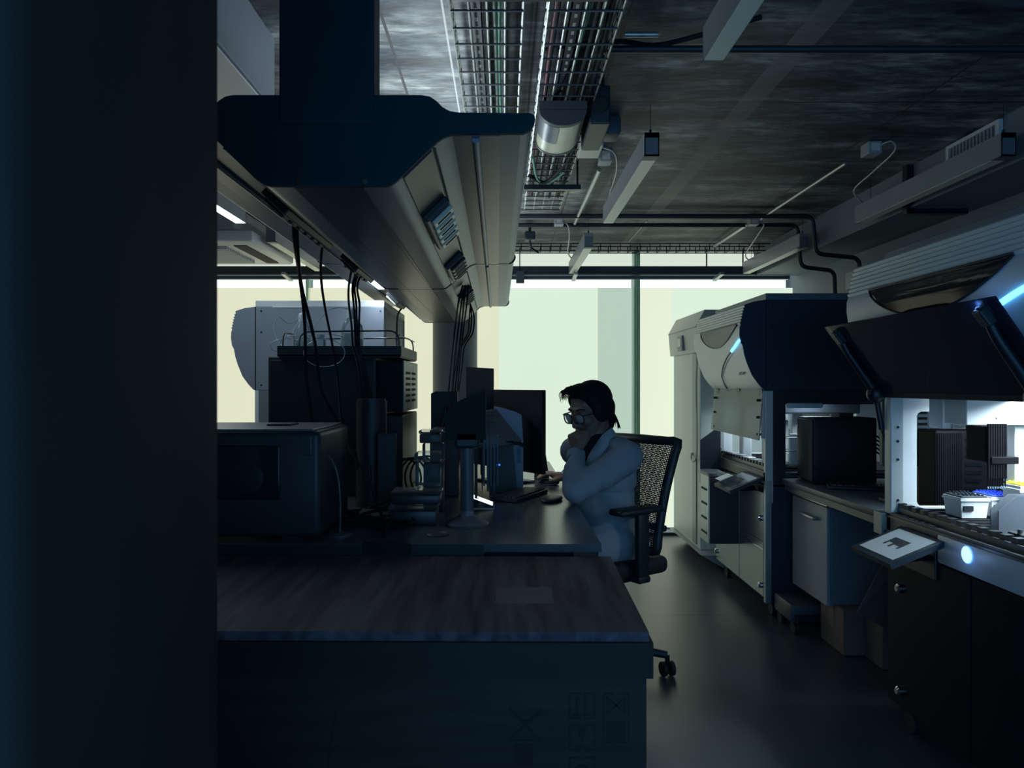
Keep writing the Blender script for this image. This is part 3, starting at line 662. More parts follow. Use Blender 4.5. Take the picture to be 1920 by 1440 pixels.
R3 = robot(-1.41, -.678, 4.2, 5.08, 'white hooded pipetting robot left of the wing, seen from its side', 3, False, cheek=P('left_robot_side', (.20, .23, .28), .5, .05, .03, 6))
# far robot: near side lower frame, closed frosted front panel, arm console
X1 = XR-.01
blk = P('side_black', (.012, .02, .034), .5, .1, .1, 6)
B().frame('y', 3.855, 3.875, X1+.04, 2.22, .70, 1.19, X1+.10, 2.22, .745, 1.12).build('near_side_frame', blk, R1)
B().box(X1+.10, 1.66, 3.83, 3.86, 1.10, 1.128, .012).build('side_lip', P('pale_blue_lip', (.55, .70, .76), .35, 0, .04, 8), R1, 40)
fp = B().slab([(X1-.008, 3.87, 1.195), (X1-.008, 4.76, 1.195), (X1-.03, 4.76, .935), (X1-.03, 3.87, .93)], .006).build('front_panel', FROST, R1)
for y in (3.90, 4.27, 4.68):
    B().prism([(X1-.02, 1.20), (X1+.0, 1.20), (X1-.012, 1.165)], 'y', y-.03, y+.03).build('hinge_clip', BLACK, fp)
for y in (3.90, 4.70):
    for z in (1.14, 1.05, .96): B().cyl((X1-.035, y, z), (X1-.008, y, z), .007, 10).build('bolt', INK, fp)
B().box(X1-.014, X1+.0, 3.865, 3.90, .94, 1.19, .003).build('panel_edge', WHITEM, R1)
B().prism([(X1-.12, .60), (X1-.12, .87), (X1-.02, .94), (X1+.01, .94), (X1+.01, .60)], 'y', 4.70, 4.715).build('side_wing', P('wing_panel', (.03, .042, .06), .4, 0, .1, 8), R1)
# interior pieces seen through the side opening
B().box(1.50, 1.62, 4.2, 4.3, .772, 1.02, .005).box(1.64, 1.70, 4.2, 4.32, .9, 1.19, .005).build('pipetting_arm', WHITEP, R1)
B().box(1.47, 1.53, 4.55, 4.62, .772, 1.19, .01).build('inner_column', SHELL, R1)
B().box(2.06, 2.22, 4.32, 4.34, .775, 1.118, .004).build('rear_cover', WHITEP, R1)
B().box(X1+.09, 1.98, 4.1, 4.28, 1.06, 1.18, .01).build('gantry', P('gantry_dark', (.07, .085, .11), .4, .2, .1, 8), R1)
def rack(x0, x1, y0, y1, z0, z1, label):
    o = thing('wire_rack', ((x0+x1)/2, (y0+y1)/2, z0), label, 'rack')
    g = B()
    for x in (x0, (x0+x1)/2, x1):
        for y in (y0, y1): g.cyl((x, y, z0), (x, y, z1), .004, 8)
    for k in range(3):
        z = z0+.02+(z1-z0-.06)*k/2
        for y in (y0, y1): g.cyl((x0, y, z), (x1, y, z), .0035, 8)
        for x in (x0, x1): g.cyl((x, y0, z), (x, y1, z), .0035, 8)
    g.build('wires', GALV, o)
    B().box(x0+.05, x0+.10, y0+.01, y0+.02, z0+.01, z1-.02, .003).build('card', WHITEP, o)
    return o
rack(1.475, 1.655, 3.93, 4.05, .78, .98, 'silver wire rack standing inside the far robot, beside the black tower')
r = thing('reagent_block', (1.45, 4.3, .78), 'silver labware carriers on the far robot deck', 'labware carrier')
for k in range(4): B().box(1.40, 1.47, 3.98+k*.16, 4.08+k*.16, .772, .80, .004).build('carrier', STEEL, r)
# consoles
def console(X0, y0, y1, label, lit):
    o = thing('touch_screen_console', (X0-.09, (y0+y1)/2, .66), label, 'touch screen')
    a0, a1 = Vector((X0-.172, y0, .664)), Vector((X0-.172, y1, .664)); b0, b1 = Vector((X0+.0, y0, .735)), Vector((X0+.0, y1, .735))
    n = (b0-a0).cross(a1-a0).normalized(); n = n if n.z > 0 else -n
    e = (b0-a0).normalized(); f_ = (a1-a0).normalized()
    sb = B().slab([a0, a1, b1, b0], .018)
    ob = sb.build('bezel', BLACK, o)
    # make sure the bezel lies under the screen
    c = [a0+e*.022+f_*.02, a1+e*.022-f_*.02, b1-e*.018-f_*.02, b0-e*.018+f_*.02]
    q = [p+n*.0012 for p in c]
    rr = Matrix((f_, -e, n)).transposed() if False else Matrix((-f_, e, n)).transposed()
    B().slab(q, .001).build('screen', lit, o)
    mid = (a0+b1)/2+n*.0018
    g = B(); R_ = rr
    def lb(u, v, su, sv): g.obox(mid+(-f_)*u+e*v, (su, sv, .0006), R_)
    icon = P('icon_ink', (.012, .018, .028), .6, 0, .2, 20)
    lb(0, .014, .092, .030); lb(-.041, -.010, .010, .020); lb(-.004, -.012, .012, .024); lb(.041, -.010, .010, .020); lb(.022, -.004, .034, .006)
    g.build('screen_icon', icon, o)
    B().tube([(X0+.01, (y0+y1)/2, .66), (X0-.06, (y0+y1)/2, .655), (X0-.09, (y0+y1)/2, .69)], .014, 8).build('arm', BLACKM, o)
    return o
SCR = E('screen_grey', (.42, .56, .66), .22, .03)
SCR2 = P('screen_off', (.05, .065, .085), .08, 0, .1, 6)
console(XR-.01, 2.295, 2.55, 'tilted touch screen console with lit grey screen on the nearest robot', SCR)
console(XR-.02, 3.89, 4.18, 'dark tilted touch screen console on the far robot', SCR2)
r = thing('paper_note', (1.22, 4.05, .70), 'pale paper sheet lying on the dark console of the far robot', 'paper')
B().slab([(1.19, 4.06, .694), (1.26, 4.06, .723), (1.26, 4.16, .723), (1.19, 4.16, .694)], .002).build('sheet', WHITEP, r)
# near robot: raised smoked panel, arms, struts, bumper
PAN = [(XR-.03, 2.70, 1.195), (XR-.03, 1.78, 1.195), (XR-.195, 1.78, 1.435), (XR-.195, 2.72, 1.435)]
pn = B().slab(PAN, .006).build('raised_panel', SMOKE, R2)
B().box(XR-.036, XR+.03, 1.77, 2.69, 1.176, 1.198, .003).build('hinge_rail', INK, R2)
def pan(t, y, off=.0): return Vector((XR-.03-.165*t-off*.82, y, 1.195+.24*t-off*.57))
for (y, lbl) in ((2.64, 'panel_arm'), (1.84, 'panel_arm')):
    ab = B().tube([pan(.95, y, .012), pan(.80, y, .014), pan(.62, y, .02), pan(.35, y, .02), pan(.05, y, .02)], .014, 8, 3, taper=lambda t: .75+.5*t).build('panel_arm', BLACKM, R2, 50)
    B().obox(pan(.85, y, .014), (.03, .035, .05), Matrix.Rotation(-.65, 3, 'Y'), .005).build('clamp', BLACK, ab)
    B().sph(pan(.02, y, .02), (.034, .03, .034), 14).build('pivot', BLACKM, ab, 60)
st = B().cyl((XR-.03, 2.69, 1.20), (XR-.005, 2.69, 1.06), .010, 12).build('gas_strut', BLACKM, R2, 40)
B().cyl((XR-.005, 2.69, 1.06), (XR+.045, 2.69, .905), .0045, 10).build('rod', BLACKM, st, 40)
B().sph((XR+.045, 2.69, .90), .011, 12).build('ball_joint', BLACK, st, 60)
bmp = B().box(XR-.012, XR+.03, 1.72, 2.335, .66, .75, .006).build('bumper', P('bumper_white', (.48, .54, .58), .4, 0, .03, 6), R2, 30)
B().cyl((XR-.0125, 2.18, .72), (XR-.016, 2.18, .72), .024, 28).build('status_lamp', E('lamp_cyan', (.35, .82, 1.0), 1.9), bmp)
B().lathe((XR-.0125, 2.18, .72), [(.026, 0), (.026, .002), (.024, .003)], 28, Matrix.Rotation(-PI/2, 3, 'Y')).build('lamp_halo', E('lamp_halo_blue', (.08, .25, 1.0), 2.5), bmp)  # emissive ring added as the blue halo around the lamp
l = bpy.data.lights.new('status_glow', 'POINT'); l.energy = .06; l.color = (.25, .45, 1.0); l.shadow_soft_size = .02
lo = bpy.data.objects.new('status_glow', l); COL.objects.link(lo); lo.location = (XR-.06, 2.18, .72); lo.parent = R2; lo.matrix_parent_inverse = winv(R2)
l = bpy.data.lights.new('led_glow', 'POINT'); l.energy = .10; l.color = (.15, .40, 1.0); l.shadow_soft_size = .02
lo = bpy.data.objects.new('led_glow', l); COL.objects.link(lo); lo.location = (XR-.19, 1.86, 1.42); lo.parent = R2; lo.matrix_parent_inverse = winv(R2)
B().box(XR-.012, XR+.01, 2.345, 2.66, .60, .70, .003).build('vent_panel', BLACKM, R2)
g = B()
for k in range(9): g.box(XR-.004, XR+.02, 2.37+k*.03, 2.388+k*.03, .7655, .7675)
g.build('vent_slots', INK, R2)
B().box(XR-.02, XR+.03, 2.66, 2.72, .68, .76, .003).build('corner_block', P('corner_pale', (.42, .44, .42), .4, .1, .05, 8), R2)
# near robot interior
B().box(1.483, 1.557, 2.50, 2.58, 1.072, 1.19, .004).build('arm_housing', SHELL, R2)
g = B().prism([(1.512, 1.072), (1.557, 1.072), (1.557, 1.125), (1.542, 1.117), (1.522, 1.097)], 'y', 2.492, 2.499).build('housing_badge', P('badge_pale', (.42, .46, .48), .4, 0, .04, 8), R2)
text_mesh('TECAN', .012, Vector((1.538, 2.4905, 1.081)), Matrix.Rotation(PI/2, 3, 'X'), 'logo', P('logo_dark', (.03, .03, .035), .5, 0, .1, 10), R2)
B().box(1.477, 2.2, 2.36, 2.48, 1.092, 1.19, .003).build('gantry', WHITEP, R2)
B().cyl((1.575, 2.357, 1.115), (1.575, 2.362, 1.115), .004, 8).build('screw', STEEL, R2)
B().box(1.66, 1.74, 2.40, 2.46, .90, 1.10, .003).build('z_column', WHITEP, R2)
HEADM = P('head_black', (.006, .0055, .008), .6, .0, .2, 20, spec=.12)
hd = B().box(1.500, 1.568, 2.30, 2.40, .98, 1.092, .004).build('channel_head', HEADM, R2)
for k in range(8):
    x = 1.503+k*.0075
    B().box(x, x+.005, 2.292, 2.300, .93, 1.10).cyl((x+.0025, 2.297, .93), (x+.0025, 2.297, .905), .002, 6).build('channel', HEADM, hd)
    B().cyl((x+.0025, 2.2965, .905), (x+.0025, 2.2965, .899), .0022, 6).build('tip_cone', CHROME, hd)
B().box(1.51, 1.595, 2.288, 2.315, .975, .998, .002).build('head_bracket', HEADM, hd)
def deckbox(x0, x1, y0, y1, h, label, lidm, bodym):
    o = thing('tip_box', ((x0+x1)/2, (y0+y1)/2, .784), label, 'tip box', 'tip boxes on the near robot deck')
    m = .006; z = .784
    b_ = B(); A = [(x0+m, y0+m), (x1-m, y0+m), (x1-m, y1-m), (x0+m, y1-m)]; C = [(x0, y0), (x1, y0), (x1, y1), (x0, y1)]
    va = [b_.bm.verts.new((*p, z)) for p in A]; vc = [b_.bm.verts.new((*p, z+h)) for p in C]
    b_.bm.faces.new(va[::-1]); b_.bm.faces.new(vc)
    for i in range(4): b_.bm.faces.new((va[i], va[(i+1) % 4], vc[(i+1) % 4], vc[i]))
    b_.build('box_body', bodym, o)
    B().box(x0-.003, x1+.003, y0-.003, y1+.003, z+h*.82, z+h*.92, .002).build('rim', WHITEP, o)
    t = B().box(x0+.004, x1-.004, y0+.004, y1-.004, z+h, z+h+.006, .002)
    for i in range(6):
        for j in range(4): t.cyl((x0+.015+i*(x1-x0-.03)/5, y0+.012+j*(y1-y0-.024)/3, z+h+.006), (x0+.015+i*(x1-x0-.03)/5, y0+.012+j*(y1-y0-.024)/3, z+h+.011), .004, 8)
    t.build('tip_tray', lidm, o)
    B().box(x0+.008, x0+.04, y0-.002, y0+.004, z+h*.35, z+h*.6).build('print_mark', INK, o)
    return o
deckbox(1.497, 1.59, 2.42, 2.52, .066, 'white tip box with black tray on the near robot deck', BLACK, WHITEP)
deckbox(1.61, 1.70, 2.44, 2.55, .066, 'white tip box with blue tray right of the black trayed one', BLUEP, WHITEP)
deckbox(1.635, 1.76, 2.34, 2.425, .115, 'white tip box with bright yellow tray at the right edge', YELLOW, WHITEP)
for k, (y, lb) in enumerate(((2.20, 'grey slanted labware holder plate on the near robot deck, front one'), (2.235, 'grey slanted labware holder plate on the near robot deck, behind the front one'))):
    x0 = 1.473
    o = B().prism([(x0, .772), (x0, .845), (x0+.055, .89), (x0+.2, .89), (x0+.2, .772)], 'y', y, y+.004).build('holder_plate', P('holder_grey', (.14, .16, .19), .4, .1, .05, 8))
    tag(o, lb, 'holder', 'labware holder plates')
r = thing('labware_clamp', (1.53, 2.1, .772), 'dark clamp block with silver knobs at the right edge of the deck', 'clamp')
B().box(1.45, 1.62, 2.07, 2.13, .772, .80, .004).build('clamp_body', INK, r)
for k in range(3): B().cyl((1.46+k*.04, 2.09, .80), (1.46+k*.04, 2.09, .812), .007, 12).build('knob', CHROME, r)
tag(B().box(1.46, 1.60, 2.60, 2.62, .784, .792, .002).build('steel_ruler', WHITEP), 'bright thin strip lying at the back of the near robot deck', 'strip')
# ---------------------------------------------------------------- incubator tower by the window
r = thing('incubator_tower', (1.75, 5.4, 0), 'tall pale incubator tower at the window behind the far robot', 'incubator')
B().box(1.335, 2.2, 5.02, 5.80, .10, 1.46, .006).build('body', P('incubator_pale', (.60, .66, .62), .4, .05, .03, 6), r)
B().prism([(1.315, 1.445), (1.30, 1.62), (1.36, 1.73), (2.2, 1.73), (2.2, 1.445)], 'y', 5.0, 5.83).build('head', P('incubator_head', (.50, .56, .53), .4, .05, .03, 6), r)
B().box(1.296, 1.305, 5.01, 5.82, 1.612, 1.618).build('seam', GREYP, r)
dsp = B().box(1.292, 1.312, 5.36, 5.5, 1.47, 1.58, .002).build('display', GREYP, r); B().box(1.289, 1.293, 5.385, 5.475, 1.50, 1.56).build('screen', P('display_pale', (.5, .55, .54), .2, 0, .05, 8), dsp)
B().box(1.327, 1.336, 5.10, 5.2, .12, 1.44, .004).build('door_gap', P('door_gap_grey', (.30, .38, .36), .4, .1, .05, 8), r)
B().prism([(1.30, .10), (1.44, .02), (1.9, .02), (1.9, .10)], 'y', 4.86, 5.8).build('plinth', GREYP, r)
for y in (4.95, 5.7): B().cyl((1.46, y, 0), (1.46, y, .03), .03, 12).build('foot', RUBBER, r)
cable('white_hose', [(1.325, 5.05, 1.45), (1.318, 5.06, 1.2), (1.322, 5.05, .9), (1.318, 5.06, .72), (1.30, 5.12, .70), (1.322, 5.2, .74)], .007, P('pale_hose', (.6, .62, .5), .3, 0, .05, 10), 'pale hose looping down the front of the incubator tower', None, 'hose')
# waste bin hung on the far robot
r = thing('waste_chute', (1.29, 4.38, .3), 'black upright waste chute box in front of the far robot', 'waste bin')
B().box(1.20, 1.385, 4.30, 4.48, .296, .66, .004).build('box_body', BLACK, r)
sd = B().box(1.192, 1.201, 4.30, 4.48, .296, .70, .002).build('side_plate', P('lit_side_plate', (.42, .47, .45), .4, .2, .05, 8), r)  # lit face of the black box, its light put into a pale colour
for k in range(4): B().box(1.190, 1.193, 4.33, 4.45, .345+k*.085, .358+k*.085).build('slot', INK, sd)
B().box(1.185, 1.30, 4.28, 4.5, .69, .71, .004).build('rim', CLEAR, r)
# ---------------------------------------------------------------- bench between robots
r = thing('lab_bench', (1.85, 3.27, .70), 'grey lab bench worktop between the two right robots', 'bench')
B().box(1.445, 2.34, 2.70, 3.85, .705, .735, .008).build('worktop', P('bench_grey', (.085, .105, .13), .4, 0, .06, 20), r, 30)
B().box(1.46, 1.50, 2.72, 3.84, .675, .705).build('front_rail', P('rail_grey', (.10, .11, .12), .4, .2, .05, 8), r)
for y in (2.76, 3.40): B().box(2.26, 2.30, y, y+.04, 0, .705).build('leg', GREYP, r)
r = thing('hanging_cabinet', (1.85, 3.64, .19), 'white cabinet with bar handle hanging under the bench between the robots', 'cabinet')
B().box(1.515, 2.1, 3.42, 3.84, .19, .675, .003).build('body', P('cabinet_side_shaded', (.20, .23, .27), .5, 0, .05, 6), r)  # same white paint as the door, darkened for the shaded side
dr = B().box(1.498, 1.515, 3.425, 3.835, .195, .65, .003).build('door', P('cabinet_door', (.36, .40, .44), .42, .05, .04, 6), r)
B().box(1.47, 1.498, 3.52, 3.68, .575, .592, .006).build('handle', STEEL, dr, 40)
B().box(1.495, 1.515, 3.425, 3.835, .655, .672, .002).build('top_rail', STEEL, r)
r = thing('computer_tower', (1.75, 3.79, .735), 'black computer tower on the bench beside the far robot', 'computer')
B().box(1.520, 1.83, 3.62, 3.82, .737, 1.06, .010).build('case', P('tower_black', (.006, .010, .016), .5, 0, .2, 15), r, 30)
B().box(1.512, 1.522, 3.63, 3.81, .745, 1.05, .004).build('front_bezel', BLACK, r)
B().box(1.83, 1.86, 3.70, 3.72, .985, 1.0, .004).box(1.68, 1.75, 3.7, 3.8, 1.06, 1.08).build('connector', BLACK, r)
def keyboard(c, w, d_, rotz, label, group=None, rows=5, colsn=14, tilt=0):
    R_ = Matrix.Rotation(rotz, 3, 'Z') @ Matrix.Rotation(tilt, 3, 'X')
    o = thing('keyboard', c, label, 'keyboard', group); c = Vector(c)
    B().obox(c+R_ @ Vector((0, 0, .009)), (w, d_, .016), R_, .004).build('tray', BLACK, o)
    g = B(); kw = (w-.02)/colsn; kd = (d_-.02)/rows
    for i in range(colsn):
        for j in range(rows):
            g.obox(c+R_ @ Vector((-w/2+.01+kw*(i+.5), -d_/2+.01+kd*(j+.5), .020)), (kw*.84, kd*.82, .007), R_, .001, 1)
    g.build('keys', P('key_black', (.02, .028, .035), .35, 0, .2, 20), o)
    return o
keyboard((1.72, 3.43, .735), .40, .13, -.35, 'black keyboard in front of the black tower on the right bench', 'keyboards on the right bench')
keyboard((1.86, 3.12, .735), .38, .13, -.30, 'black keyboard nearer the right robot on the bench', 'keyboards on the right bench')
r = thing('bench_monitor', (1.72, 3.0, .735), 'monitor with dim blue screen on the bench behind the near robot', 'monitor')
B().box(1.548, 1.76, 3.02, 3.05, .89, 1.215, .004).build('frame', BLACK, r)
sc_ = B().box(1.556, 1.752, 3.015, 3.021, .90, 1.205).build('screen', E('screen_blue', (.035, .12, .24), .5, .1), r)
for z, c_ in ((1.15, 0), (1.10, 0), (1.02, 0), (.94, 1), (.92, 1)):
    B().box(1.560, 1.748, 3.0135, 3.0155, z, z+(.006 if not c_ else .012)).build('window_bar', E('screen_bar', (.30, .48, .58), .6, .1), sc_)
B().box(1.62, 1.68, 3.04, 3.07, .75, .9).box(1.57, 1.73, 3.0, 3.1, .736, .75, .003).build('stand', BLACK, r)
r = thing('bench_monitor', (1.66, 2.93, .735), 'pale grey backed monitor with vents seen through the near robot', 'monitor')
B().box(1.60, 1.72, 2.90, 2.95, .90, 1.16, .01).build('shell', P('grey_blue_shell', (.16, .22, .28), .45, 0, .05, 8), r)
g = B()
for k in range(5): g.box(1.625, 1.66, 2.897, 2.902, 1.04+k*.022, 1.05+k*.022)
g.build('vent_slots', INK, r)
B().box(1.64, 1.68, 2.91, 2.94, .736, .90).box(1.60, 1.72, 2.88, 3.0, .736, .75, .003).build('stand', BLACK, r)
r = thing('bench_instrument', (1.70, 2.78, .735), 'black ribbed instrument behind the near robot side window', 'instrument')
B().box(1.60, 1.86, 2.74, 2.86, .737, 1.052, .008).build('case', HEADM, r)
g = B()
for k in range(12): g.box(1.606+k*.008, 1.610+k*.008, 2.737, 2.742, .76, 1.04)
g.build('ribs', P('rib_black', (.003, .004, .006), .7, 0, .1, 10, spec=.1), r)
g = B()
for k in range(8): g.box(1.71, 1.77, 2.737, 2.742, .80+k*.03, .812+k*.03)
g.build('vent_slots', P('vent_dark_blue', (.002, .004, .007), .7, 0, .1, 10, spec=.1), r)
for k in range(5):
    cable('computer_cable', [(1.835, 3.72, .99-k*.02), (1.90+.01*k, 3.66, .93-k*.025), (1.97-.012*k, 3.55-.05*k, .84-.01*k), (2.05, 3.4-.06*k, .76), (2.1, 3.25-.08*k, .742)], .0045, BLACK, ['topmost black cable falling from the back of the black tower', 'second black cable from the top behind the black tower', 'middle one of five black cables behind the black tower', 'second lowest black cable behind the black tower', 'lowest black cable behind the black tower'][k], 'cables behind the black tower')
# boxes on the floor
r = thing('cardboard_box', (1.66, 3.45, 0), 'brown cardboard box on the floor under the hanging cabinet', 'box', 'cardboard boxes under the right bench')
B().box(1.53, 1.80, 3.33, 3.57, 0.002, .205, .003).build('carton', CARD, r); B().box(1.527, 1.531, 3.42, 3.48, .10, .207).build('tape', P('tape', (.26, .2, .16), .4, 0, .1, 10), r)
r = thing('cardboard_box', (1.73, 3.24, 0), 'smaller brown cardboard box with printed letters beside the near robot base', 'box', 'cardboard boxes under the right bench')
B().box(1.622, 1.86, 3.165, 3.315, 0.002, .19, .003).build('carton', CARD, r)
text_mesh('RIF', .032, Vector((1.665, 3.1635, .082)), Matrix.Rotation(PI/2, 3, 'X'), 'print', STENCIL, r); text_mesh('L', .032, Vector((1.668, 3.1635, .035)), Matrix.Rotation(PI/2, 3, 'X'), 'print', STENCIL, r)
r = thing('packing_paper', (1.46, 2.82, .28), 'large slanted brown paper sheet leaning behind the near robot base', 'packing paper')
B().slab([W(1606, 1150, 3.14), W(1655, 1176, 3.14), W(1664, 1192, 3.14), W(1700, 1184, 3.14), W(1712, 1030, 3.2), W(1652, 1062, 3.2)], .004).build('sheet', P('brown_paper', (.16, .13, .13), .8, 0, .1, 6), r)
r = thing('floor_pump', (1.51, 3.71, 0), 'dark vacuum pump on small wheels under the hanging cabinet', 'pump')
B().box(1.40, 1.62, 3.60, 3.83, .06, .15, .012).build('body', P('pump_paint', (.05, .06, .075), .45, 0, .1, 8), r, 30)
B().cyl((1.42, 3.585, .085), (1.60, 3.585, .085), .018, 14).build('motor', BLACKM, r, 40)
for (x, y) in ((1.43, 3.63), (1.59, 3.63), (1.43, 3.80), (1.59, 3.80)): B().cyl((x-.012, y, .03), (x+.012, y, .03), .03, 16).build('wheel', RUBBER, r, 40)
# ---------------------------------------------------------------- left bench
DZ = .73
r = thing('desk', (-.7, 3.5, 0), 'long dark laminate desk under the wing where the person works', 'desk')
dk = B(); dk.bm.verts.ensure_lookup_table()
dk.prism([(-2.2, 2.285), (.3025, 2.28), (.292, 4.75), (-.55, 4.75), (-.55, 4.12), (-2.2, 4.12)], 'z', .705, DZ); dk.build('tabletop', DESKM, r)
B().box(-1.05, -.06, 2.279, 2.283, .687, .7285).build('edge_strip', P('edge_dark', (.012, .03, .04), .5, 0, .1, 8), r)
B().box(-2.1, .22, 2.31, 2.35, .665, .705).box(-.5, .22, 4.65, 4.69, .665, .705).build('under_frame', BLACKM, r)
B().box(-.435, -.285, 2.276, 2.30, .70, .7315).build('cable_flap', INK, r)
for (x, y) in ((.16, 2.36), (.16, 4.6), (-2.0, 2.36), (-2.0, 4.0)): B().box(x, x+.05, y, y+.05, 0, .705).build('leg', BLACKM, r)
# near-left instrument box
r = thing('thermal_instrument', (-.95, 2.45, DZ), 'dark rounded instrument box at the left end of the desk', 'instrument')
B().box(-1.5, -.575, 2.32, 2.75, DZ+.012, 1.075, .018, 3).build('case', P('instrument_paint', (.025, .038, .048), .42, 0, .12, 8), r, 30)
B().box(-1.48, -.70, 2.312, 2.322, .86, 1.03, .03).build('dark_window', P('window_black', (.010, .016, .022), .2, 0, .1, 8), r, 30)
B().lathe((-.80, 2.312, .93), [(.05, 0), (.05, .004), (.042, .006)], 24, Matrix.Rotation(PI/2, 3, 'X')).build('fan_ring', BLACK, r, 40)
B().box(-1.48, -.60, 2.33, 2.74, 1.074, 1.082, .003).build('lid', P('lid_grey', (.14, .16, .18), .4, .1, .05, 8), r)
B().box(-.635, -.60, 2.313, 2.33, 1.0, 1.06, .003).build('corner_trim', P('trim_grey', (.05, .065, .075), .4, 0, .05, 8), r)
B().box(-.80, -.72, 2.5, 2.6, 1.082, 1.088).build('lid_latch', BLACK, r)
for x in (-1.4, -.7): B().box(x, x+.06, 2.34, 2.70, DZ, DZ+.014).build('foot', RUBBER, r)
# chromatography stack
r = thing('chromatography_stack', (-.75, 3.4, DZ), 'tall black stack of chromatography modules on the desk', 'instrument stack')
SK = P('stack_dark', (.018, .028, .036), .5, 0, .12, 10)
B().box(-1.035, -.56, 3.25, 3.72, DZ, 1.345, .006).build('module', SK, r)
B().box(-1.025, -.565, 3.243, 3.252, .74, 1.33, .003).build('front_door', P('stack_door', (.014, .026, .033), .45, 0, .1, 10), r)
B().box(-.56, -.45, 3.30, 3.85, 1.10, 1.33, .006).build('module', INK, r)
B().box(-.56, -.45, 3.30, 3.85, DZ, 1.085, .006).build('module', SK, r)
lm = B().box(-.455, -.446, 3.32, 3.84, 1.10, 1.33).build('louvre_panel', P('louvre_pale', (.35, .38, .33), .4, .1, .06, 8), r)
g = B()
for k in range(6):
    for j in range(2): g.box(-.447, -.444, 3.38+.21*j, 3.53+.21*j, 1.14+k*.026, 1.152+k*.026)
g.build('louvre_slots', INK, lm)
tr = B().frame('z', 1.345, 1.39, -.985, -.445, 3.22, 3.80, -.97, -.46, 3.235, 3.785).box(-.98, -.45, 3.22, 3.80, 1.34, 1.352).build('bottle_tray', SK, r)
RAILM = P('rail_dark', (.05, .055, .065), .35, .5, .1, 10)
for (y, x0, x1) in ((3.26, -.90, -.46), (3.77, -.975, -.46)):
    B().tube(poly((x0, y, 1.39), (x0, y, 1.455), (x1, y, 1.46), (x1, y, 1.39)), .0035, 8, 1).build('rail', RAILM, r)
B().tube(poly((-.46, 3.26, 1.44), (-.455, 3.77, 1.44)), .003, 8, 1).tube(poly((-.975, 3.27, 1.39), (-.975, 3.27, 1.455), (-.975, 3.74, 1.455), (-.975, 3.74, 1.39)), .0035, 8, 1).build('rail', RAILM, r)
def bottle(x, y, k, label):
    o = thing('solvent_bottle', (x, y, 1.355), label, 'bottle', 'solvent bottles on the black stack'); z = 1.355; s = k
    B().lathe((x, y, z), [(.040*s, 0), (.047*s, .006), (.047*s, .105*s), (.042*s, .125*s), (.024*s, .15*s), (.019*s, .155*s), (.019*s, .175*s)], 28).build('glass_body', BOTTLE, o, 50)
    B().lathe((x, y, z), [(.038*s, .004), (.044*s, .008), (.044*s, .07*s)], 24).build('liquid', glassy('liquid', (.92, .97, 1), .9, .02), o, 50)
    B().lathe((x, y, z), [(.021*s, .155*s), (.021*s, .185*s), (.017*s, .192*s), (.006*s, .197*s)], 20).build('cap', P('cap_pale', (.6, .68, .72), .4, 0, .05, 10), o, 40)
    B().box(x-.02*s, x+.02*s, y-.0485*s, y-.046*s, z+.03*s, z+.09*s).build('label_patch', P('label_pale', (.45, .52, .55), .5, 0, .15, 60), o)
    return o
bottle(-.925, 3.42, 1.02, 'clear solvent bottle with coiled tubing on the black stack, left one')
bottle(-.70, 3.42, 1.12, 'larger clear solvent bottle on the black stack, right one')
B2 = thing('solvent_bottle', (-.84, 3.32, 1.355), 'short clear jar standing right of the left solvent bottle', 'bottle', 'solvent bottles on the black stack')
B().lathe((-.85, 3.40, 1.355), [(.03, 0), (.034, .004), (.034, .07), (.03, .08)], 24).build('glass_body', BOTTLE, B2, 50); B().lathe((-.85, 3.40, 1.355), [(.03, .08), (.03, .095)], 20).build('cap', WHITEP, B2, 40)
TUBEM = P('thin_tubing', (.5, .6, .66), .3, 0, .05, 10)
def ring(cx, cy, cz, rx, rz, yaw, label):
    pts = [(cx+rx*math.cos(t)*math.cos(yaw), cy+rx*math.cos(t)*math.sin(yaw), cz+rz*math.sin(t)) for t in [2*PI*k/20 for k in range(20)]]
    tag(B().tube(pts, .0018, 6, 2, closed=True).build('tubing_loop', TUBEM, None, 60), label, 'tubing', 'thin tubing loops by the bottles')
ring(-.965, 3.30, 1.395, .075, .032, .1, 'thin coiled tubing loop at the foot of the left bottle')
ring(-.94, 3.29, 1.40, .06, .04, -.2, 'smaller coiled tubing loop in front of the left bottle')
ring(-.80, 3.28, 1.405, .12, .042, .05, 'wide thin tubing loop between the two bottles')
ring(-.78, 3.22, 1.36, .09, .06, .0, 'tubing loop hanging over the front of the black stack tray')
cable('tubing', [(-.925, 3.42, 1.55), (-.98, 3.38, 1.50), (-1.02, 3.36, 1.53), (-1.04, 3.35, 1.47), (-1.0, 3.33, 1.40), (-.93, 3.3, 1.39)], .0018, TUBEM, 'thin tubing curling out left of the left bottle', 'thin tubing loops by the bottles', 'tubing')
cable('tubing', [(-.88, 3.38, 1.40), (-.86, 3.38, 1.49), (-.80, 3.38, 1.56), (-.74, 3.4, 1.575), (-.70, 3.42, 1.56)], .0018, TUBEM, 'thin tubing arching over to the cap of the right bottle', 'thin tubing loops by the bottles', 'tubing')
r = thing('grey_canister', (-.52, 2.98, DZ), 'grey canister half hidden in front of the black stack', 'canister')
B().cyl((-.535, 3.0, DZ), (-.535, 3.0, 1.155), .062, 24).build('body', P('canister_grey', (.016, .018, .023), .5, 0, .08, 6), r, 40); B().cyl((-.535, 3.0, 1.155), (-.535, 3.0, 1.165), .058, 24).build('lid', BLACK, r)
r = thing('document_holder', (-.43, 2.9, DZ), 'dark upright folder in front of the black stack', 'folder')
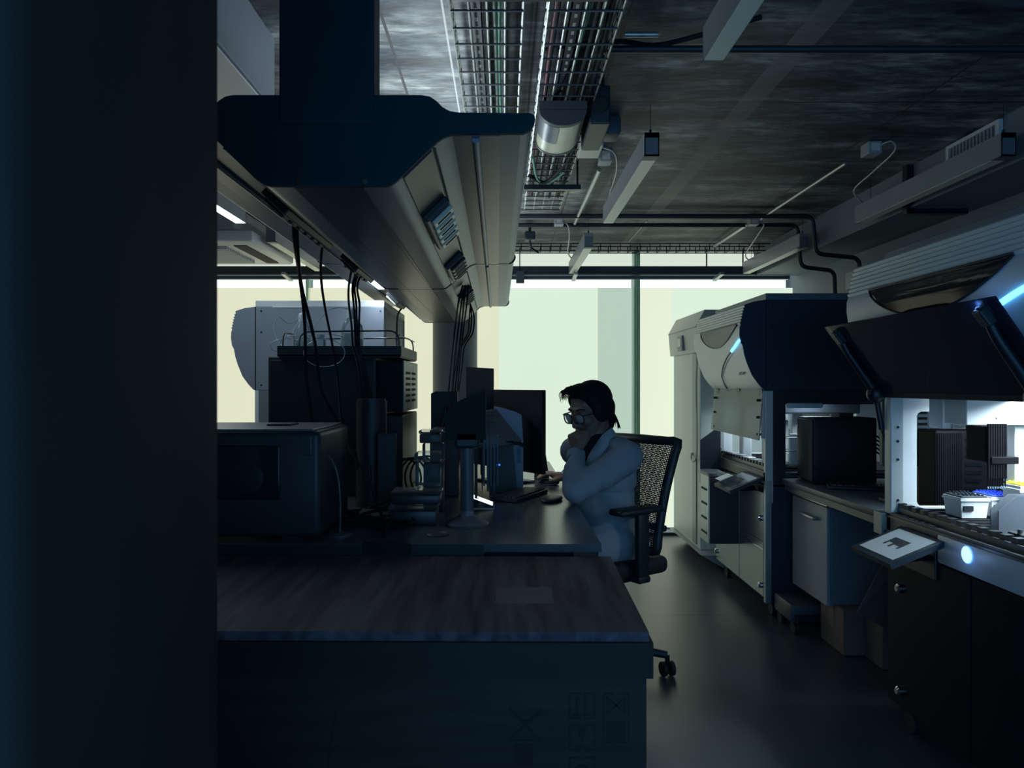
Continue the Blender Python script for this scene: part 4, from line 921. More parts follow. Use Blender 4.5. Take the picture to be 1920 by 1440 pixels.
B().box(-.49, -.42, 2.88, 2.92, DZ, 1.03, .003).build('cover', P('folder_dark', (.018, .03, .038), .5, 0, .1, 10), r); B().box(-.488, -.422, 2.885, 2.915, .731, 1.022).build('pages', GREYP, r)
# cables hanging from the wing
def droop(pts, rr, label, m=CABLE):
    return cable('power_cable', [W(px, py, Y) for px, py, Y in pts], rr, m, label, 'cables hanging from the wing', 'cable', 7, 6)
droop([(551, 408, 2.25), (552, 450, 2.3), (562, 520, 2.6), (571, 600, 2.75), (574, 700, 2.85), (584, 780, 2.9), (590, 850, 2.85), (604, 930, 2.75), (610, 1000, 2.6), (612, 1035, 2.29)], .0062, 'thick black cable hanging from the near left sockets, leftmost')
droop([(556, 408, 2.25), (558, 470, 2.32), (566, 540, 2.6), (590, 640, 2.8), (600, 720, 2.9), (620, 770, 2.9), (660, 830, 2.85), (670, 880, 2.8)], .0062, 'thick black cable crossing in front of the left bottle')
droop([(616, 447, 2.48), (604, 465, 2.5), (602, 520, 2.65), (610, 580, 2.9), (622, 640, 3.0), (633, 710, 3.0), (640, 790, 2.9), (655, 840, 2.8), (690, 900, 2.7), (715, 965, 2.5), (722, 990, 2.4), (718, 1010, 2.31)], .0048, 'single black cable looping from its own socket, between the two bottles')
for k, (dx, lb) in enumerate(((0, 'left cable of the bunch hanging from the joint sockets'), (9, 'second cable of the bunch hanging from the joint sockets'), (14, 'third cable of the bunch hanging from the joint sockets'), (20, 'right cable of the bunch hanging from the joint sockets'))):
    droop([(660+dx*1.3, 502-dx*.4, 3.10), (654+dx*.8, 535, 3.12), (654+dx, 570, 3.2), (659+dx*.7, 610, 3.15), (662+dx*.6, 650, 3.15), (672+dx*.6, 690, 3.1), (680+dx, 760, 3.05), (690+dx, 830, 3.0), (695+dx*2, 900, 2.9)], .0048, lb)
droop([(756, 575, 4.5), (746, 590, 4.45), (744, 620, 4.4), (744, 650, 4.2), (748, 690, 4.0)], .0055, 'short black cable arching from the far left socket')
for k, (x0, x1, x2, lb) in enumerate(((868, 856, 838, 'cable hanging from the right sockets, leftmost of the pale bunch'), (872, 862, 846, 'cable hanging from the right sockets, second of the bunch'), (874, 868, 850, 'cable hanging from the right sockets, third of the bunch'), (878, 872, 856, 'cable hanging from the right sockets, fourth of the bunch'))):
    droop([(x0, 535, 3.68), (x0-8+k*2, 565, 3.75), (x1-2, 610, 4.15), (x1-8, 660, 4.1), (x1-12, 700, 4.0), (x2, 760, 3.9), (x2-8, 800, 3.8)], .005, lb)
for k, (x1, x2, lb) in enumerate(((884, 866, 'looping cable from the far right sockets, inner one'), (889, 874, 'looping cable from the far right sockets, outer one'), (880, 862, 'looping cable from the far right sockets, tightest one'))):
    droop([(882, 570, 4.6), (x1, 595, 4.55), (x1-3, 625, 4.5), (x1-18, 650, 4.4), (x2-8, 690, 4.3), (x2-20, 770, 4.0), (x2-28, 800, 3.9)], .0045, lb)
# cable tangle
for k in range(9):
    x0 = -.62+.035*k; y0 = 2.55+random.uniform(0, .5)
    pts = [(x0+random.uniform(-.09, .09), y0+random.uniform(-.12, .12), DZ+.006+abs(random.gauss(0, .028))*(1 if j % 3 else .2)) for j in range(9)]
    cable('tangled_cable', pts, .0042, BLACK, 'one of the black cables tangled on the desk beside the dark instrument box', 'tangled cables on the desk')
for k in range(5):
    cx, cy = -.42+.02*k, 3.2
    tag(B().tube([(cx+.07*math.cos(t), cy+.03*k-.06+.02*math.sin(t), DZ+.09+.085*math.sin(t)) for t in [2*PI*q/14 for q in range(14)]], .0045, 7, 3, closed=True).build('coiled_cable', CABLE, None, 60), 'one of the coiled black cables standing by the black stack foot', 'cable', 'coiled cables by the stack')
# gooseneck stand
r = thing('gooseneck_stand', (-.53, 2.45, DZ), 'thin pale gooseneck stand with flat round foot on the desk', 'stand')
B().lathe((-.535, 2.42, DZ), [(.044, 0), (.044, .004), (.036, .008), (.006, .010)], 28).build('foot', P('foot_grey', (.09, .10, .12), .4, .1, .05, 8), r, 40)
B().tube([(-.535, 2.42, DZ+.008), (-.535, 2.42, .86), (-.55, 2.42, .95), (-.59, 2.43, 1.0), (-.63, 2.44, 1.005)], .0035, 8).build('neck', P('neck_grey', (.10, .11, .12), .4, .2, .05, 8), r)
tag(B().lathe((-.215, 2.42, DZ), [(.036, 0), (.038, .003), (.030, .008), (.008, .010)], 28).build('cable_grommet', P('grommet_grey', (.07, .08, .095), .4, .1, .05, 8), None, 40), 'flat round grey disc on the front of the desk', 'disc')
# tip racks tower
def rackbox(x0, x1, y0, y1, z0, z1, label, m):
    o = thing('plastic_tip_rack', ((x0+x1)/2, (y0+y1)/2, z0), label, 'tip rack', 'clear tip racks stacked on the desk')
    B().box(x0, x1, y0, y1, z0, z0+(z1-z0)*.72, .006).build('base', m, o, 30)
    B().box(x0-.004, x1+.004, y0-.004, y1+.004, z0+(z1-z0)*.72, z1, .008).build('lid', CLEAR, o, 30)
    return o
DIMC = P('dark_tub', (.025, .035, .045), .35, 0, .15, 20)
rackbox(-.40, -.235, 2.58, 2.70, DZ, .80, 'dark tip rack lying at the bottom of the stack, in front', DIMC)
rackbox(-.395, -.225, 2.60, 2.72, .80, .845, 'second dark tip rack from the bottom of the stack', DIMC)
rackbox(-.325, -.235, 2.72, 2.83, .845, .97, 'clear tall tip rack in the middle of the stack', CLEAR)
rackbox(-.31, -.235, 2.86, 2.95, DZ, .995, 'tall dark tip rack behind the clear one', DIMC)
rackbox(-.325, -.245, 2.86, 2.95, .995, 1.045, 'topmost bright edged tip rack of the stack against the window', P('tub_warm', (.10, .09, .085), .4, 0, .2, 20))
# monitor pole stand
r = thing('pole_stand', (-.125, 2.58, DZ), 'grey height adjustable pole stand with round foot, carrying a black screen', 'stand')
B().lathe((-.128, 2.60, DZ), [(.075, 0), (.077, .006), (.070, .012), (.040, .024), (.027, .034), (.024, .05)], 36).build('foot', P('stand_grey', (.14, .15, .17), .42, .1, .05, 8), r, 40)
B().cyl((-.128, 2.60, DZ+.03), (-.128, 2.60, 1.04), .0235, 24).build('pole', P('pole_grey', (.085, .10, .125), .4, .1, .05, 8), r, 40)
B().box(-.17, -.085, 2.56, 2.64, 1.0, 1.06, .01).build('clamp', BLACK, r)
B().prism([(-.20, 1.03), (-.205, 1.12), (-.165, 1.16), (-.068, 1.205), (-.062, 1.205), (-.062, 1.03)], 'y', 2.56, 2.62).build('screen_head', INK, r)
for k in range(5): B().box(-.072+.012*k, -.066+.012*k, 2.64, 2.646, .86-.02*(k % 2), 1.04).build('hanging_pipette', BLACKM, r)
# screens, laptop and boxes on the desk
r = thing('desk_monitor', (.04, 3.75, DZ), 'large black monitor seen from behind in front of the person', 'monitor')
B().obox((.012, 3.75, .997), (.025, .62, .40), Matrix.Rotation(.62, 3, 'Z'), .004).build('panel', P('monitor_back', (.006, .009, .014), .5, 0, .1, 10), r)
R_ = Matrix.Rotation(.62, 3, 'Z'); xn = R_ @ Vector((1, 0, 0))
B().obox(Vector((.012, 3.75, .997))+xn*.0135, (.002, .60, .375), R_).build('screen', E('screen_white', (.80, .90, 1.0), 1.4, .1), r)
B().box(-.02, .04, 3.74, 3.80, DZ+.01, .85).build('stand', BLACK, r); B().obox((.01, 3.75, DZ+.006), (.2, .24, .012), R_, .004).build('foot', BLACK, r)
r = thing('document_stand', (.14, 3.6, DZ), 'black slanted panel leaning at the right foot of the large monitor', 'stand')
B().slab([W(1008, 815, 3.85), W(1018, 815, 3.9), W(1030, 896, 3.9), W(1008, 898, 3.85)], .02).build('panel', INK, r)
r = thing('desk_monitor', (-.15, 3.35, DZ), 'black monitor edge left of the laptop, below the hanging cables', 'monitor')
B().slab([W(808, 738, 3.9), W(816, 734, 3.9), W(858, 734, 3.9), W(858, 800, 3.9), W(808, 806, 3.9)], .03).build('panel', BLACK, r)
B().box(W(828, 0, 3.9).x, W(850, 0, 3.9).x, 3.86, 3.9, DZ, 1.02).build('stand', BLACK, r)
r = thing('equipment_box', (-.30, 3.2, DZ), 'dark upright box left of the pole stand, against the bright blind', 'box')
B().box(W(806, 0, 3.25).x, W(860, 0, 3.25).x, 3.25, 3.5, DZ, H-(806-CY)*3.25/F, .005).build('case', P('eq_dark', (.02, .028, .04), .4, 0, .1, 10), r)
B().box(W(806, 0, 3.25).x, W(846, 0, 3.25).x, 3.24, 3.25, 1.015, 1.02).build('lid_edge', CHROME, r)
r = thing('laptop', (.0, 3.3, .95), 'open laptop on a tilted riser in front of the pole stand', 'laptop')
A_, Bq, C_, D_ = W(905, 770, 3.3), W(930, 766, 3.42), W(978, 826, 3.30), W(912, 838, 3.15)
B().slab([A_, Bq, C_, D_], .012).build('keyboard_deck', P('laptop_grey', (.20, .22, .25), .35, .3, .05, 10), r)
g = B(); nn = (Bq-A_).cross(D_-A_).normalized(); nn = nn if nn.z > 0 else -nn
for i in range(10):
    for j in range(4):
        u, v = .12+.75*i/10, .10+.42*j/4
        p = A_.lerp(Bq, u).lerp(D_.lerp(C_, u), v)+nn*.013
        g.obox(p, (.008, .011, .002), None)
g.build('keys', BLACK, r)
lid = [W(877, 688, 3.25), W(926, 691, 3.45), W(926, 772, 3.43), W(877, 772, 3.23)]
B().slab(lid, .008).build('lid', P('laptop_lid', (.02, .035, .045), .4, .1, .05, 10), r)
r = thing('laptop_riser', (.0, 3.25, DZ), 'black folding riser holding the laptop', 'stand')
B().tube([W(972, 828, 3.3), W(985, 838, 3.28), W(960, 828, 3.26)], .006, 8, 1).tube([W(960, 828, 3.26), W(930, 832, 3.22), W(925, 905, 3.25)], .006, 8, 1).build('frame', BLACKM, r)
r = thing('desktop_computer', (.02, 3.5, DZ), 'white desktop computer with curved top standing under the monitor', 'computer')
Yw = 3.50
pl = [(W(918, 0, Yw).x, DZ), (W(918, 0, Yw).x, H-(762-CY)*Yw/F), (W(935, 0, Yw).x, H-(764-CY)*Yw/F), (W(970, 0, Yw).x, H-(774-CY)*Yw/F), (W(978, 0, Yw).x, H-(779-CY)*Yw/F), (W(981, 0, Yw).x, H-(830-CY)*Yw/F), (W(981, 0, Yw).x, DZ)]
B().prism(pl, 'y', Yw, Yw+.09).build('case', P('white_case', (.27, .31, .40), .45, 0, .03, 8), r)
B().box(W(920, 0, Yw).x, W(981, 0, Yw).x, Yw-.002, Yw, H-(834-CY)*Yw/F, H-(832-CY)*Yw/F).build('seam', INK, r)
B().box(W(969, 0, Yw).x, W(977, 0, Yw).x, Yw-.002, Yw, H-(868-CY)*Yw/F, H-(838-CY)*Yw/F).build('label_sticker', P('sticker_blue', (.10, .17, .30), .5, 0, .5, 150), r)
r = thing('docking_unit', (-.02, 3.4, DZ), 'black box with small blue light in front of the white computer', 'computer')
B().prism([(W(917, 0, 3.38).x, DZ), (W(917, 0, 3.38).x, H-(837-CY)*3.38/F), (W(962, 0, 3.38).x, H-(836-CY)*3.38/F), (W(970, 0, 3.38).x, DZ)], 'y', 3.38, 3.48).build('case', BLACK, r)
B().box(W(931, 0, 3.38).x, W(938, 0, 3.38).x, 3.376, 3.38, H-(873-CY)*3.38/F, H-(870-CY)*3.38/F).build('led', E('small_led', (.05, .2, 1), 1.5), r)
keyboard((.075, 3.24, DZ), .34, .12, 1.12, 'black keyboard on the desk in front of the person', None, 5, 13)
r = thing('wrist_rest', (.225, 3.16, DZ), 'black gel mouse pad beside the keyboard near the elbow', 'mouse pad')
B().sph((.205, 3.14, DZ+.008), (.045, .09, .012), 20, Matrix.Rotation(-.25, 3, 'Z')).build('pad', BLACK, r, 60)
r = thing('phone_tablet', (-.03, 2.98, DZ), 'small tablet glowing white, lying by the pole stand', 'tablet')
B().obox((-.105, 2.98, DZ+.03), (.14, .10, .007), Matrix.Rotation(.35, 3, 'Y'), .002).build('case', BLACK, r)
B().obox((-.104, 2.98, DZ+.0345), (.13, .09, .001), Matrix.Rotation(.35, 3, 'Y')).build('screen', E('tablet_glow', (.80, .95, 1.0), 1.6), r)
B().box(-.15, -.10, 2.97, 2.99, DZ, DZ+.035).build('prop', BLACK, r)
tag(B().box(-.14, -.035, 2.92, 3.02, DZ, DZ+.002).build('paper_sheet', WHITEP), 'white paper corner on the desk behind the pole stand', 'paper')
r = thing('pipette_stand', (-.05, 2.9, DZ), 'dark hanging pipettes rack right of the pole stand', 'pipette rack')
B().box(-.11, -.02, 2.95, 2.99, .97, .985).box(-.115, -.105, 2.95, 2.99, DZ, .985).build('rack', BLACKM, r)
for k in range(3): B().cyl((-.085+.025*k, 2.965, .965), (-.085+.025*k, 2.965, .86), .008, 10).cyl((-.085+.025*k, 2.965, .86), (-.085+.025*k, 2.965, .79), .005, 8, .001).build('pipette', BLACK, r)
# foreground crate
r = thing('wooden_crate', (-.3, 1.9, 0), 'large wooden shipping crate with stencilled marks in the foreground', 'crate')
CR = Matrix.Rotation(math.radians(-1.4), 3, 'Z')
crx, cy0, cy1, ct = .306, 1.556, 2.262, .70
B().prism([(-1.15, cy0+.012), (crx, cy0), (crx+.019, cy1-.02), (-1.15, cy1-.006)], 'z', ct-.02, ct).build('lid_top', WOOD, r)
B().prism([(-1.15, cy0+.004), (crx+.008, cy0-.008), (crx+.027, cy1-.02), (-1.15, cy1-.006)], 'z', .605, ct-.02).build('lid_rim', P('plywood_rim_shaded', (.008, .010, .011), .65, 0, .3, 4, stretch=(1.2, 6, 9)), r)  # rim plywood darkened to carry the shade below the lid top
B().prism([(-1.145, cy0+.018), (crx-.004, cy0+.006), (crx+.013, cy1-.03), (-1.14, cy1-.016)], 'z', .10, .605).build('box_body', WOOD_SHADE, r)
for x in (-1.0, -.45, .12): B().box(x, x+.1, 1.60, 2.2, 0, .10).build('skid', WOOD_SHADE, r)
tag_p = B().prism([(-.02, 1.76), (.12, 1.76), (.124, 1.90), (-.016, 1.90)], 'z', ct, ct+.0006).build('label_patch', P('patch_grey', (.098, .094, .112), .6, 0, .1, 8), r)
yf = cy0+.0055
def fx(px): return (px-CX)*1.562/F
def fz(py): return H-(py-CY)*1.562/F
def fy(x): return cy0+.006+(crx-.004-x)*(.012/1.45)
def st(g, px0, px1, py0, py1):
    g.box(fx(px0), fx(px1), fy(fx((px0+px1)/2))-.0012, fy(fx((px0+px1)/2))+.001, fz(py1), fz(py0))
def stframe(g, a, b, c, d_, t=2.2):
    mx, my = (a+b)/2, (c+d_)/2
    for (p, q) in ((a, mx-3), (mx+3, b)): st(g, p, q, c, c+t); st(g, p, q, d_-t, d_)
    for (p, q) in ((c, my-3), (my+3, d_)): st(g, a, a+t, p, q); st(g, b-t, b, p, q)
def diag(g, x0, y0, x1, y1, t):
    p0, p1 = Vector((fx(x0), 0, fz(y0))), Vector((fx(x1), 0, fz(y1))); m = (p0+p1)/2; m.y = fy(m.x); d2 = p1-p0
    g.obox(m, (d2.length, .002, t), Matrix.Rotation(-math.atan2(d2.z, d2.x), 3, 'Y'))
g = B(); stframe(g, 1067, 1116, 1300, 1348); st(g, 1080, 1084, 1306, 1338); st(g, 1096, 1100, 1306, 1338); st(g, 1074, 1108, 1339, 1342); g.build('this_way_up_mark', STENCIL, r)
g = B(); stframe(g, 1067, 1116, 1360, 1408); g.prism([(fx(1084), fz(1367)), (fx(1099), fz(1367)), (fx(1096), fz(1384)), (fx(1087), fz(1384))], 'y', fy(.2)-.0012, fy(.2)); st(g, 1090, 1093, 1384, 1400); st(g, 1082, 1101, 1400, 1403); g.build('fragile_mark', STENCIL, r)
g = B(); stframe(g, 1067, 1116, 1420, 1468); g.cyl((fx(1092), fy(.2)-.0012, fz(1450)), (fx(1092), fy(.2), fz(1450)), .018, 20); g.build('umbrella_mark', STENCIL, r)
g = B(); stframe(g, 1131, 1180, 1300, 1393); st(g, 1138, 1173, 1352, 1388); st(g, 1138, 1140, 1306, 1340); st(g, 1171, 1173, 1306, 1340); diag(g, 1138, 1306, 1173, 1340, .004); diag(g, 1173, 1306, 1138, 1340, .004); g.build('no_stacking_mark', STENCIL, r)
g = B(); diag(g, 955, 1329, 1013, 1390, .006); diag(g, 1018, 1329, 955, 1390, .006); diag(g, 975, 1352, 1000, 1352, .004); st(g, 962, 1002, 1388, 1391); st(g, 965, 1000, 1396, 1434); g.build('crossed_stack_mark', STENCIL, r)
g = B(); st(g, 380, 464, 1398, 1400); st(g, 468, 470, 1398, 1470); g.build('number_frame', STENCIL, r)
text_mesh('0357', .026, Vector((fx(438), fy(fx(438))-.0015, fz(1415))), Matrix.Rotation(PI/2, 3, 'X'), 'stencil_number', STENCIL, r)
g = B(); diag(g, 629, 1332, 618, 1400, .006); diag(g, 618, 1400, 613, 1445, .005); g.build('scratch', STENCIL, r)
# ---------------------------------------------------------------- person
def remesh(bm_, vox, smooth_it=4, fac=.5):
    me = bpy.data.meshes.new('tmp'); bm_.to_mesh(me); bm_.free()
    t = bpy.data.objects.new('tmp', me); COL.objects.link(t)
    m = t.modifiers.new('r', 'REMESH'); m.mode = 'VOXEL'; m.voxel_size = vox; m.use_smooth_shade = True
    s_ = t.modifiers.new('s', 'SMOOTH'); s_.factor = fac; s_.iterations = smooth_it
    dg = bpy.context.evaluated_depsgraph_get(); out = bpy.data.meshes.new_from_object(t.evaluated_get(dg))
    bpy.data.objects.remove(t); return out
def caps(b, p0, r0, p1, r1):
    p0, p1 = Vector(p0), Vector(p1)
    b.sph(p0, r0, 14); b.sph(p1, r1, 14)
    if (p1-p0).length > 1e-5: b.cyl(p0, p1, r0, 16, r1)
def chain(b, pts):
    for (p0, r0), (p1, r1) in zip(pts, pts[1:]): caps(b, p0, r0, p1, r1)
def basis(f, l, u): return Matrix((f, l, u)).transposed()
ya_ = math.radians(32)
BF = Vector((-math.cos(ya_), -math.sin(ya_), 0)); BU = Vector((0, 0, 1)); BL = BU.cross(BF)     # body forward, up, left
hy, hpit, hrol = math.radians(38), math.radians(15), 0
HF = Vector((-math.cos(hy)*math.cos(hpit), -math.sin(hy)*math.cos(hpit), -math.sin(hpit)))
HL = BU.cross(HF).normalized(); HU = HF.cross(HL)
HR = basis(HF, HL, HU); BR = basis(BF, BL, BU)
HC = Vector((.385, 3.28, 1.105))
def hp_(f, l, u): return HC+HF*f+HL*l+HU*u
PC = Vector((.475, 3.33, .54)); CHC = Vector((.435, 3.29, .83)); NB = Vector((.415, 3.285, .975))
LS = CHC+BL*.175+BU*.085+BF*.0; RS = CHC-BL*.175+BU*.085+BF*.02
LE = Vector((.292, 3.045, .785)); LW = Vector((.312, 3.185, .925))
RE = Vector((.45, 3.62, .80)); RW = Vector((.315, 3.635, .772))
root_loc = Vector((.45, 3.3, 0))
b = B()
# head
b.sph(hp_(-.012, 0, .030), (.100, .078, .090), 24, HR)
b.sph(hp_(.028, 0, -.035), (.064, .064, .088), 20, HR)
b.sph(hp_(.040, 0, -.085), (.050, .050, .040), 16, HR)
b.sph(hp_(.070, 0, -.112), (.024, .026, .020), 14, HR)
b.sph(hp_(.072, 0, .028), (.022, .058, .016), 14, HR)
chain(b, [(hp_(.088, 0, .010), .009), (hp_(.104, 0, -.022), .011), (hp_(.108, 0, -.036), .013)])
for s_ in (1, -1):
    b.sph(hp_(.094, .013*s_, -.039), .009, 10)
    b.sph(hp_(.066, .040*s_, -.022), (.028, .026, .024), 14, HR)
    b.sph(hp_(-.006, .077*s_, -.014), (.022, .010, .033), 14, HR)
    b.sph(hp_(.074, .031*s_, .004), (.013, .016, .009), 12, HR)
b.sph(hp_(.088, 0, -.066), (.012, .026, .007), 12, HR); b.sph(hp_(.086, 0, -.078), (.012, .022, .008), 12, HR)
chain(b, [(hp_(-.022, 0, -.05), .058), (NB+BU*.03, .058), (NB-BU*.04, .075)])
# torso, arms, legs
chain(b, [(NB-BU*.06, .08), (CHC, .115), (PC+BU*.06, .115), (PC, .12)])
chain(b, [(LS, .052), (LE, .040), (LW, .028)]); chain(b, [(RS, .052), (RE, .040), (RW, .028)])
knees = []
for s_ in (1, -1):
    hipj = PC+BL*.085*s_; kn = hipj+BF*.40+BU*(-.03); an = kn+BF*.03-BU*.41+BL*.02*s_
    chain(b, [(hipj, .085), (kn, .058), (kn-BU*.18, .055), (an, .038)]); caps(b, an-BU*.03, .036, an+BF*.15-BU*.045, .03)
    knees.append((hipj, kn, an))
# left fist under the chin
HB = (-BF).normalized(); HLn = BL.copy(); W0 = LW
b.sph(W0+BU*.042+HB*.004, (.036, .020, .046), 16, basis(HLn, HB, BU))
for k, off in enumerate((.032, .011, -.010, -.029)):
    sc_ = (1, 1.06, 1.0, .86)[k]
    kn = W0+BU*(.080-.004*abs(k-1.2))-HB*.010+HLn*off
    pi_ = kn+BU*.014+HB*.040*sc_; di = pi_+HB*.014*sc_-BU*.022*sc_; ti = di-HB*.012-BU*.014
    chain(b, [(W0+BU*.04+HLn*off*.8, .012), (kn, .0115), (pi_, .0098), (di, .0090), (ti, .0080)])
chain(b, [(W0+BU*.022+HLn*.026, .015), (W0+BU*.052+HLn*.046+HB*.012, .0125), (W0+BU*.080+HLn*.044+HB*.026, .0105), (W0+BU*.098+HLn*.036+HB*.040, .0088)])
# right hand on the mouse
Mc = Vector((.222, 3.64, DZ)); RF = Vector((-1, .05, 0)).normalized(); RL = Vector((.05, 1, 0)).normalized()
b.sph(RW+RF*.045+BU*.004, (.046, .038, .018), 16, basis(RF, RL, BU))
for k, off in enumerate((-.030, -.010, .010, .028)):
    ln = (.9, 1.0, .95, .78)[k]
    kn = RW+RF*.078+RL*off+BU*.012; pi_ = kn+RF*.034*ln+BU*.002; di = pi_+RF*.022*ln-BU*.012; ti = di+RF*.014*ln-BU*.012
    chain(b, [(RW+RF*.04+RL*off*.8, .012), (kn, .011), (pi_, .0095), (di, .0088), (ti, .0078)])
chain(b, [(RW+RF*.02-RL*.026-BU*.004, .014), (RW+RF*.055-RL*.046-BU*.012, .012), (RW+RF*.085-RL*.044-BU*.018, .010)])
me = remesh(b.bm, .0045, 3, .5)
body = link('person', me, SKIN, None, 180)
tag(body, 'person in white lab coat and glasses sitting at the desk, chin on fist', 'person')
# move origin to the floor under the person
me.transform(Matrix.Translation(-root_loc)); body.location = root_loc
# coat
b = B()
def ell(c, r_, R_=None): b.sph(c, r_, 24, R_ if R_ is not None else BR)
ell(CHC, (.128, .185, .165)); ell(CHC-BU*.12+BF*.0, (.130, .175, .16)); ell(PC+BU*.06, (.145, .180, .14)); ell(CHC+BU*.10-BF*.015, (.095, .150, .07))
ell(CHC-BF*.05+BU*.03, (.095, .15, .14))
chain(b, [(LS-BL*.06+BU*.03, .055), (LS, .068), (LS.lerp(LE, .5)+BF*-.01, .064), (LE, .054)]); chain(b, [(LE, .053), (LE.lerp(LW, .5), .050), (LW-(LW-LE).normalized()*.012, .040)])
chain(b, [(RS+BL*.06+BU*.03, .055), (RS, .066), (RE, .054)]); chain(b, [(RE, .054), (RW-(RW-RE).normalized()*-.0, .040)])
for s_, (hj, kn, an) in zip((1, -1), knees):
    chain(b, [(hj, .12), (hj.lerp(kn, .35), .10)])
# sleeve creases
for t in (.25, .5, .75):
    pass
cm = remesh(b.bm, .007, 3, .5)
# creases: displace along normal with stretched sine folds near the elbow and side
for v in cm.vertices:
    p = v.co; d1 = (p-LE).length; w = math.exp(-(d1/.14)**2)
    s_ = math.sin(60*(p.z*.6+p.x*.8-.4*p.y)+5*math.sin(9*p.x+7*p.y))
    w2 = math.exp(-((p-(CHC-BU*.15+BL*.12)).length/.2)**2)
    v.co = p+v.normal*(.0045*w*s_+.005*w2*math.sin(42*(p.z+.7*p.x)+3*math.sin(8*p.y)))
# open the coat front: drop faces in the v of the neckline
bmc = bmesh.new(); bmc.from_mesh(cm)
kill = []
for f_ in bmc.faces:
    c = f_.calc_center_median(); rel = c-NB; fx_, lx, uz = rel.dot(BF), rel.dot(BL), rel.dot(BU)
    if fx_ > .0 and uz > -.24 and abs(lx) < .012+.30*(uz+.24)*.9: kill.append(f_)
    elif rel.length < .075 and uz > -.02: kill.append(f_)
bmesh.ops.delete(bmc, geom=kill, context='FACES'); bmesh.ops.solidify(bmc, geom=bmc.faces[:], thickness=.004)
bmc.to_mesh(cm); bmc.free()
link('lab_coat', cm, COAT, body, 60)
# collar and lapels
def bp(f_, l, u): return NB+BF*f_+BL*l+BU*u
for s_ in (1, -1):
    cb = B()
    rows = [[bp(-.062, .012*s_, .055), bp(-.080, .015*s_, .005)], [bp(-.035, .060*s_, .060), bp(-.048, .088*s_, .012)], [bp(.015, .070*s_, .038), bp(.018, .110*s_, -.005)], [bp(.058, .062*s_, -.012), bp(.066, .112*s_, -.055)], [bp(.098, .048*s_, -.080), bp(.100, .090*s_, -.115)], [bp(.122, .026*s_, -.165), bp(.126, .05*s_, -.185)], [bp(.132, .004*s_, -.235), bp(.133, .012*s_, -.24)]]
    vs = [[cb.bm.verts.new(p) for p in (q[0], q[0].lerp(q[1], .5)+BF*.006+BU*.004, q[1])] for q in rows]
    for q, w in zip(vs, vs[1:]):
        for j in range(2): cb.bm.faces.new((q[j], q[j+1], w[j+1], w[j]))
    bmesh.ops.recalc_face_normals(cb.bm, faces=cb.bm.faces); bmesh.ops.subdivide_edges(cb.bm, edges=cb.bm.edges[:], cuts=2, use_grid_fill=True, smooth=1.0)
    bmesh.ops.solidify(cb.bm, geom=cb.bm.faces[:], thickness=.005)
    cb.build('lapel', P('coat_lapel_lit', (.40, .46, .52), .7, 0, .05, 9, bump=.1), body, 80, keep=True)  # same cotton as the coat, paler to carry the monitor light
fwd = (LW-LE).normalized()
sb = B().tube([LW-fwd*.035, LW-fwd*.02, LW-fwd*.0+HB*.0], .041, 18, 1); sb.build('cuff', COAT, body, 60)
B().sph(LW-fwd*.02-HB*.036+BL*.018, (.008, .006, .008), 10).build('button', BLACK, body, 60)
for t in (.235, .30): B().sph(bp(.136, .008, -t), (.004, .008, .008), 10, BR).build('button', P('button_pale', (.3, .33, .36), .4, 0, .05, 10), body, 60)
# t-shirt
b = B(); b.sph(CHC+BF*.004, (.118, .15, .15), 20, BR); chain(b, [(NB-BU*.022, .080), (NB-BU*.1+BF*.03, .09)])
link('shirt', remesh(b.bm, .007, 3), SHIRT, body, 180)
b = B()
for (hj, kn, an) in knees: chain(b, [(hj, .095), (kn, .068), (kn-BU*.18, .064), (an+BU*.02, .052)])
link('trousers', remesh(b.bm, .009, 3), TROUS, body, 180)
for (hj, kn, an) in knees:
    b = B(); caps(b, an-BU*.02, .045, an+BF*.16-BU*.042, .036); link('shoe', remesh(b.bm, .007, 2), BLACK, body, 180)
# hair
b = B()
b.sph(hp_(-.022, 0, .046), (.101, .086, .088), 24, HR); b.sph(hp_(-.062, 0, -.005), (.056, .076, .078), 20, HR); b.sph(hp_(-.080, 0, -.062), (.036, .056, .044), 16, HR)
chain(b, [(hp_(-.085, .0, -.07), .036), (hp_(-.108, 0, -.100), .016)])
for s_ in (1, -1):
    b.sph(hp_(-.010, .070*s_, .012), (.060, .024, .062), 16, HR); chain(b, [(hp_(.022, .074*s_, .01), .012), (hp_(.016, .075*s_, -.03), .006)])
for s_ in (1, -1): b.sph(hp_(.004, .060*s_, .055), (.056, .028, .046), 16, HR); b.sph(hp_(-.040, .066*s_, .008), (.050, .022, .052), 16, HR)
b.sph(hp_(.035, 0, .105), (.055, .062, .030), 18, HR)
hm = remesh(b.bm, .005, 2)
hb = B(); rnd = random.Random(3)
for k in range(170):
    l = rnd.uniform(-.066, .066); f0 = rnd.uniform(.01, .070)
    u0 = .118-.25*max(0, f0-.035)-2.0*l*l
    curl = rnd.uniform(.6, 1.2)
    p = [hp_(f0, l, u0-.01), hp_(f0+.015*curl, l*1.05, u0+.010*curl), hp_(f0+.031*curl, l*1.12+rnd.uniform(-.01, .01), u0-.004*curl), hp_(f0+.037*curl, l*1.15+rnd.uniform(-.014, .014), u0-.034*curl)]
    if f0+.037*curl > .112: p = [hp_(min(.108, f0+.0*j)+.010*j, l*(1+.05*j), u0-.01-.018*j) for j in range(4)]
    hb.tube(p, .0040, 5, 4, taper=lambda t: 1.0-.93*t)
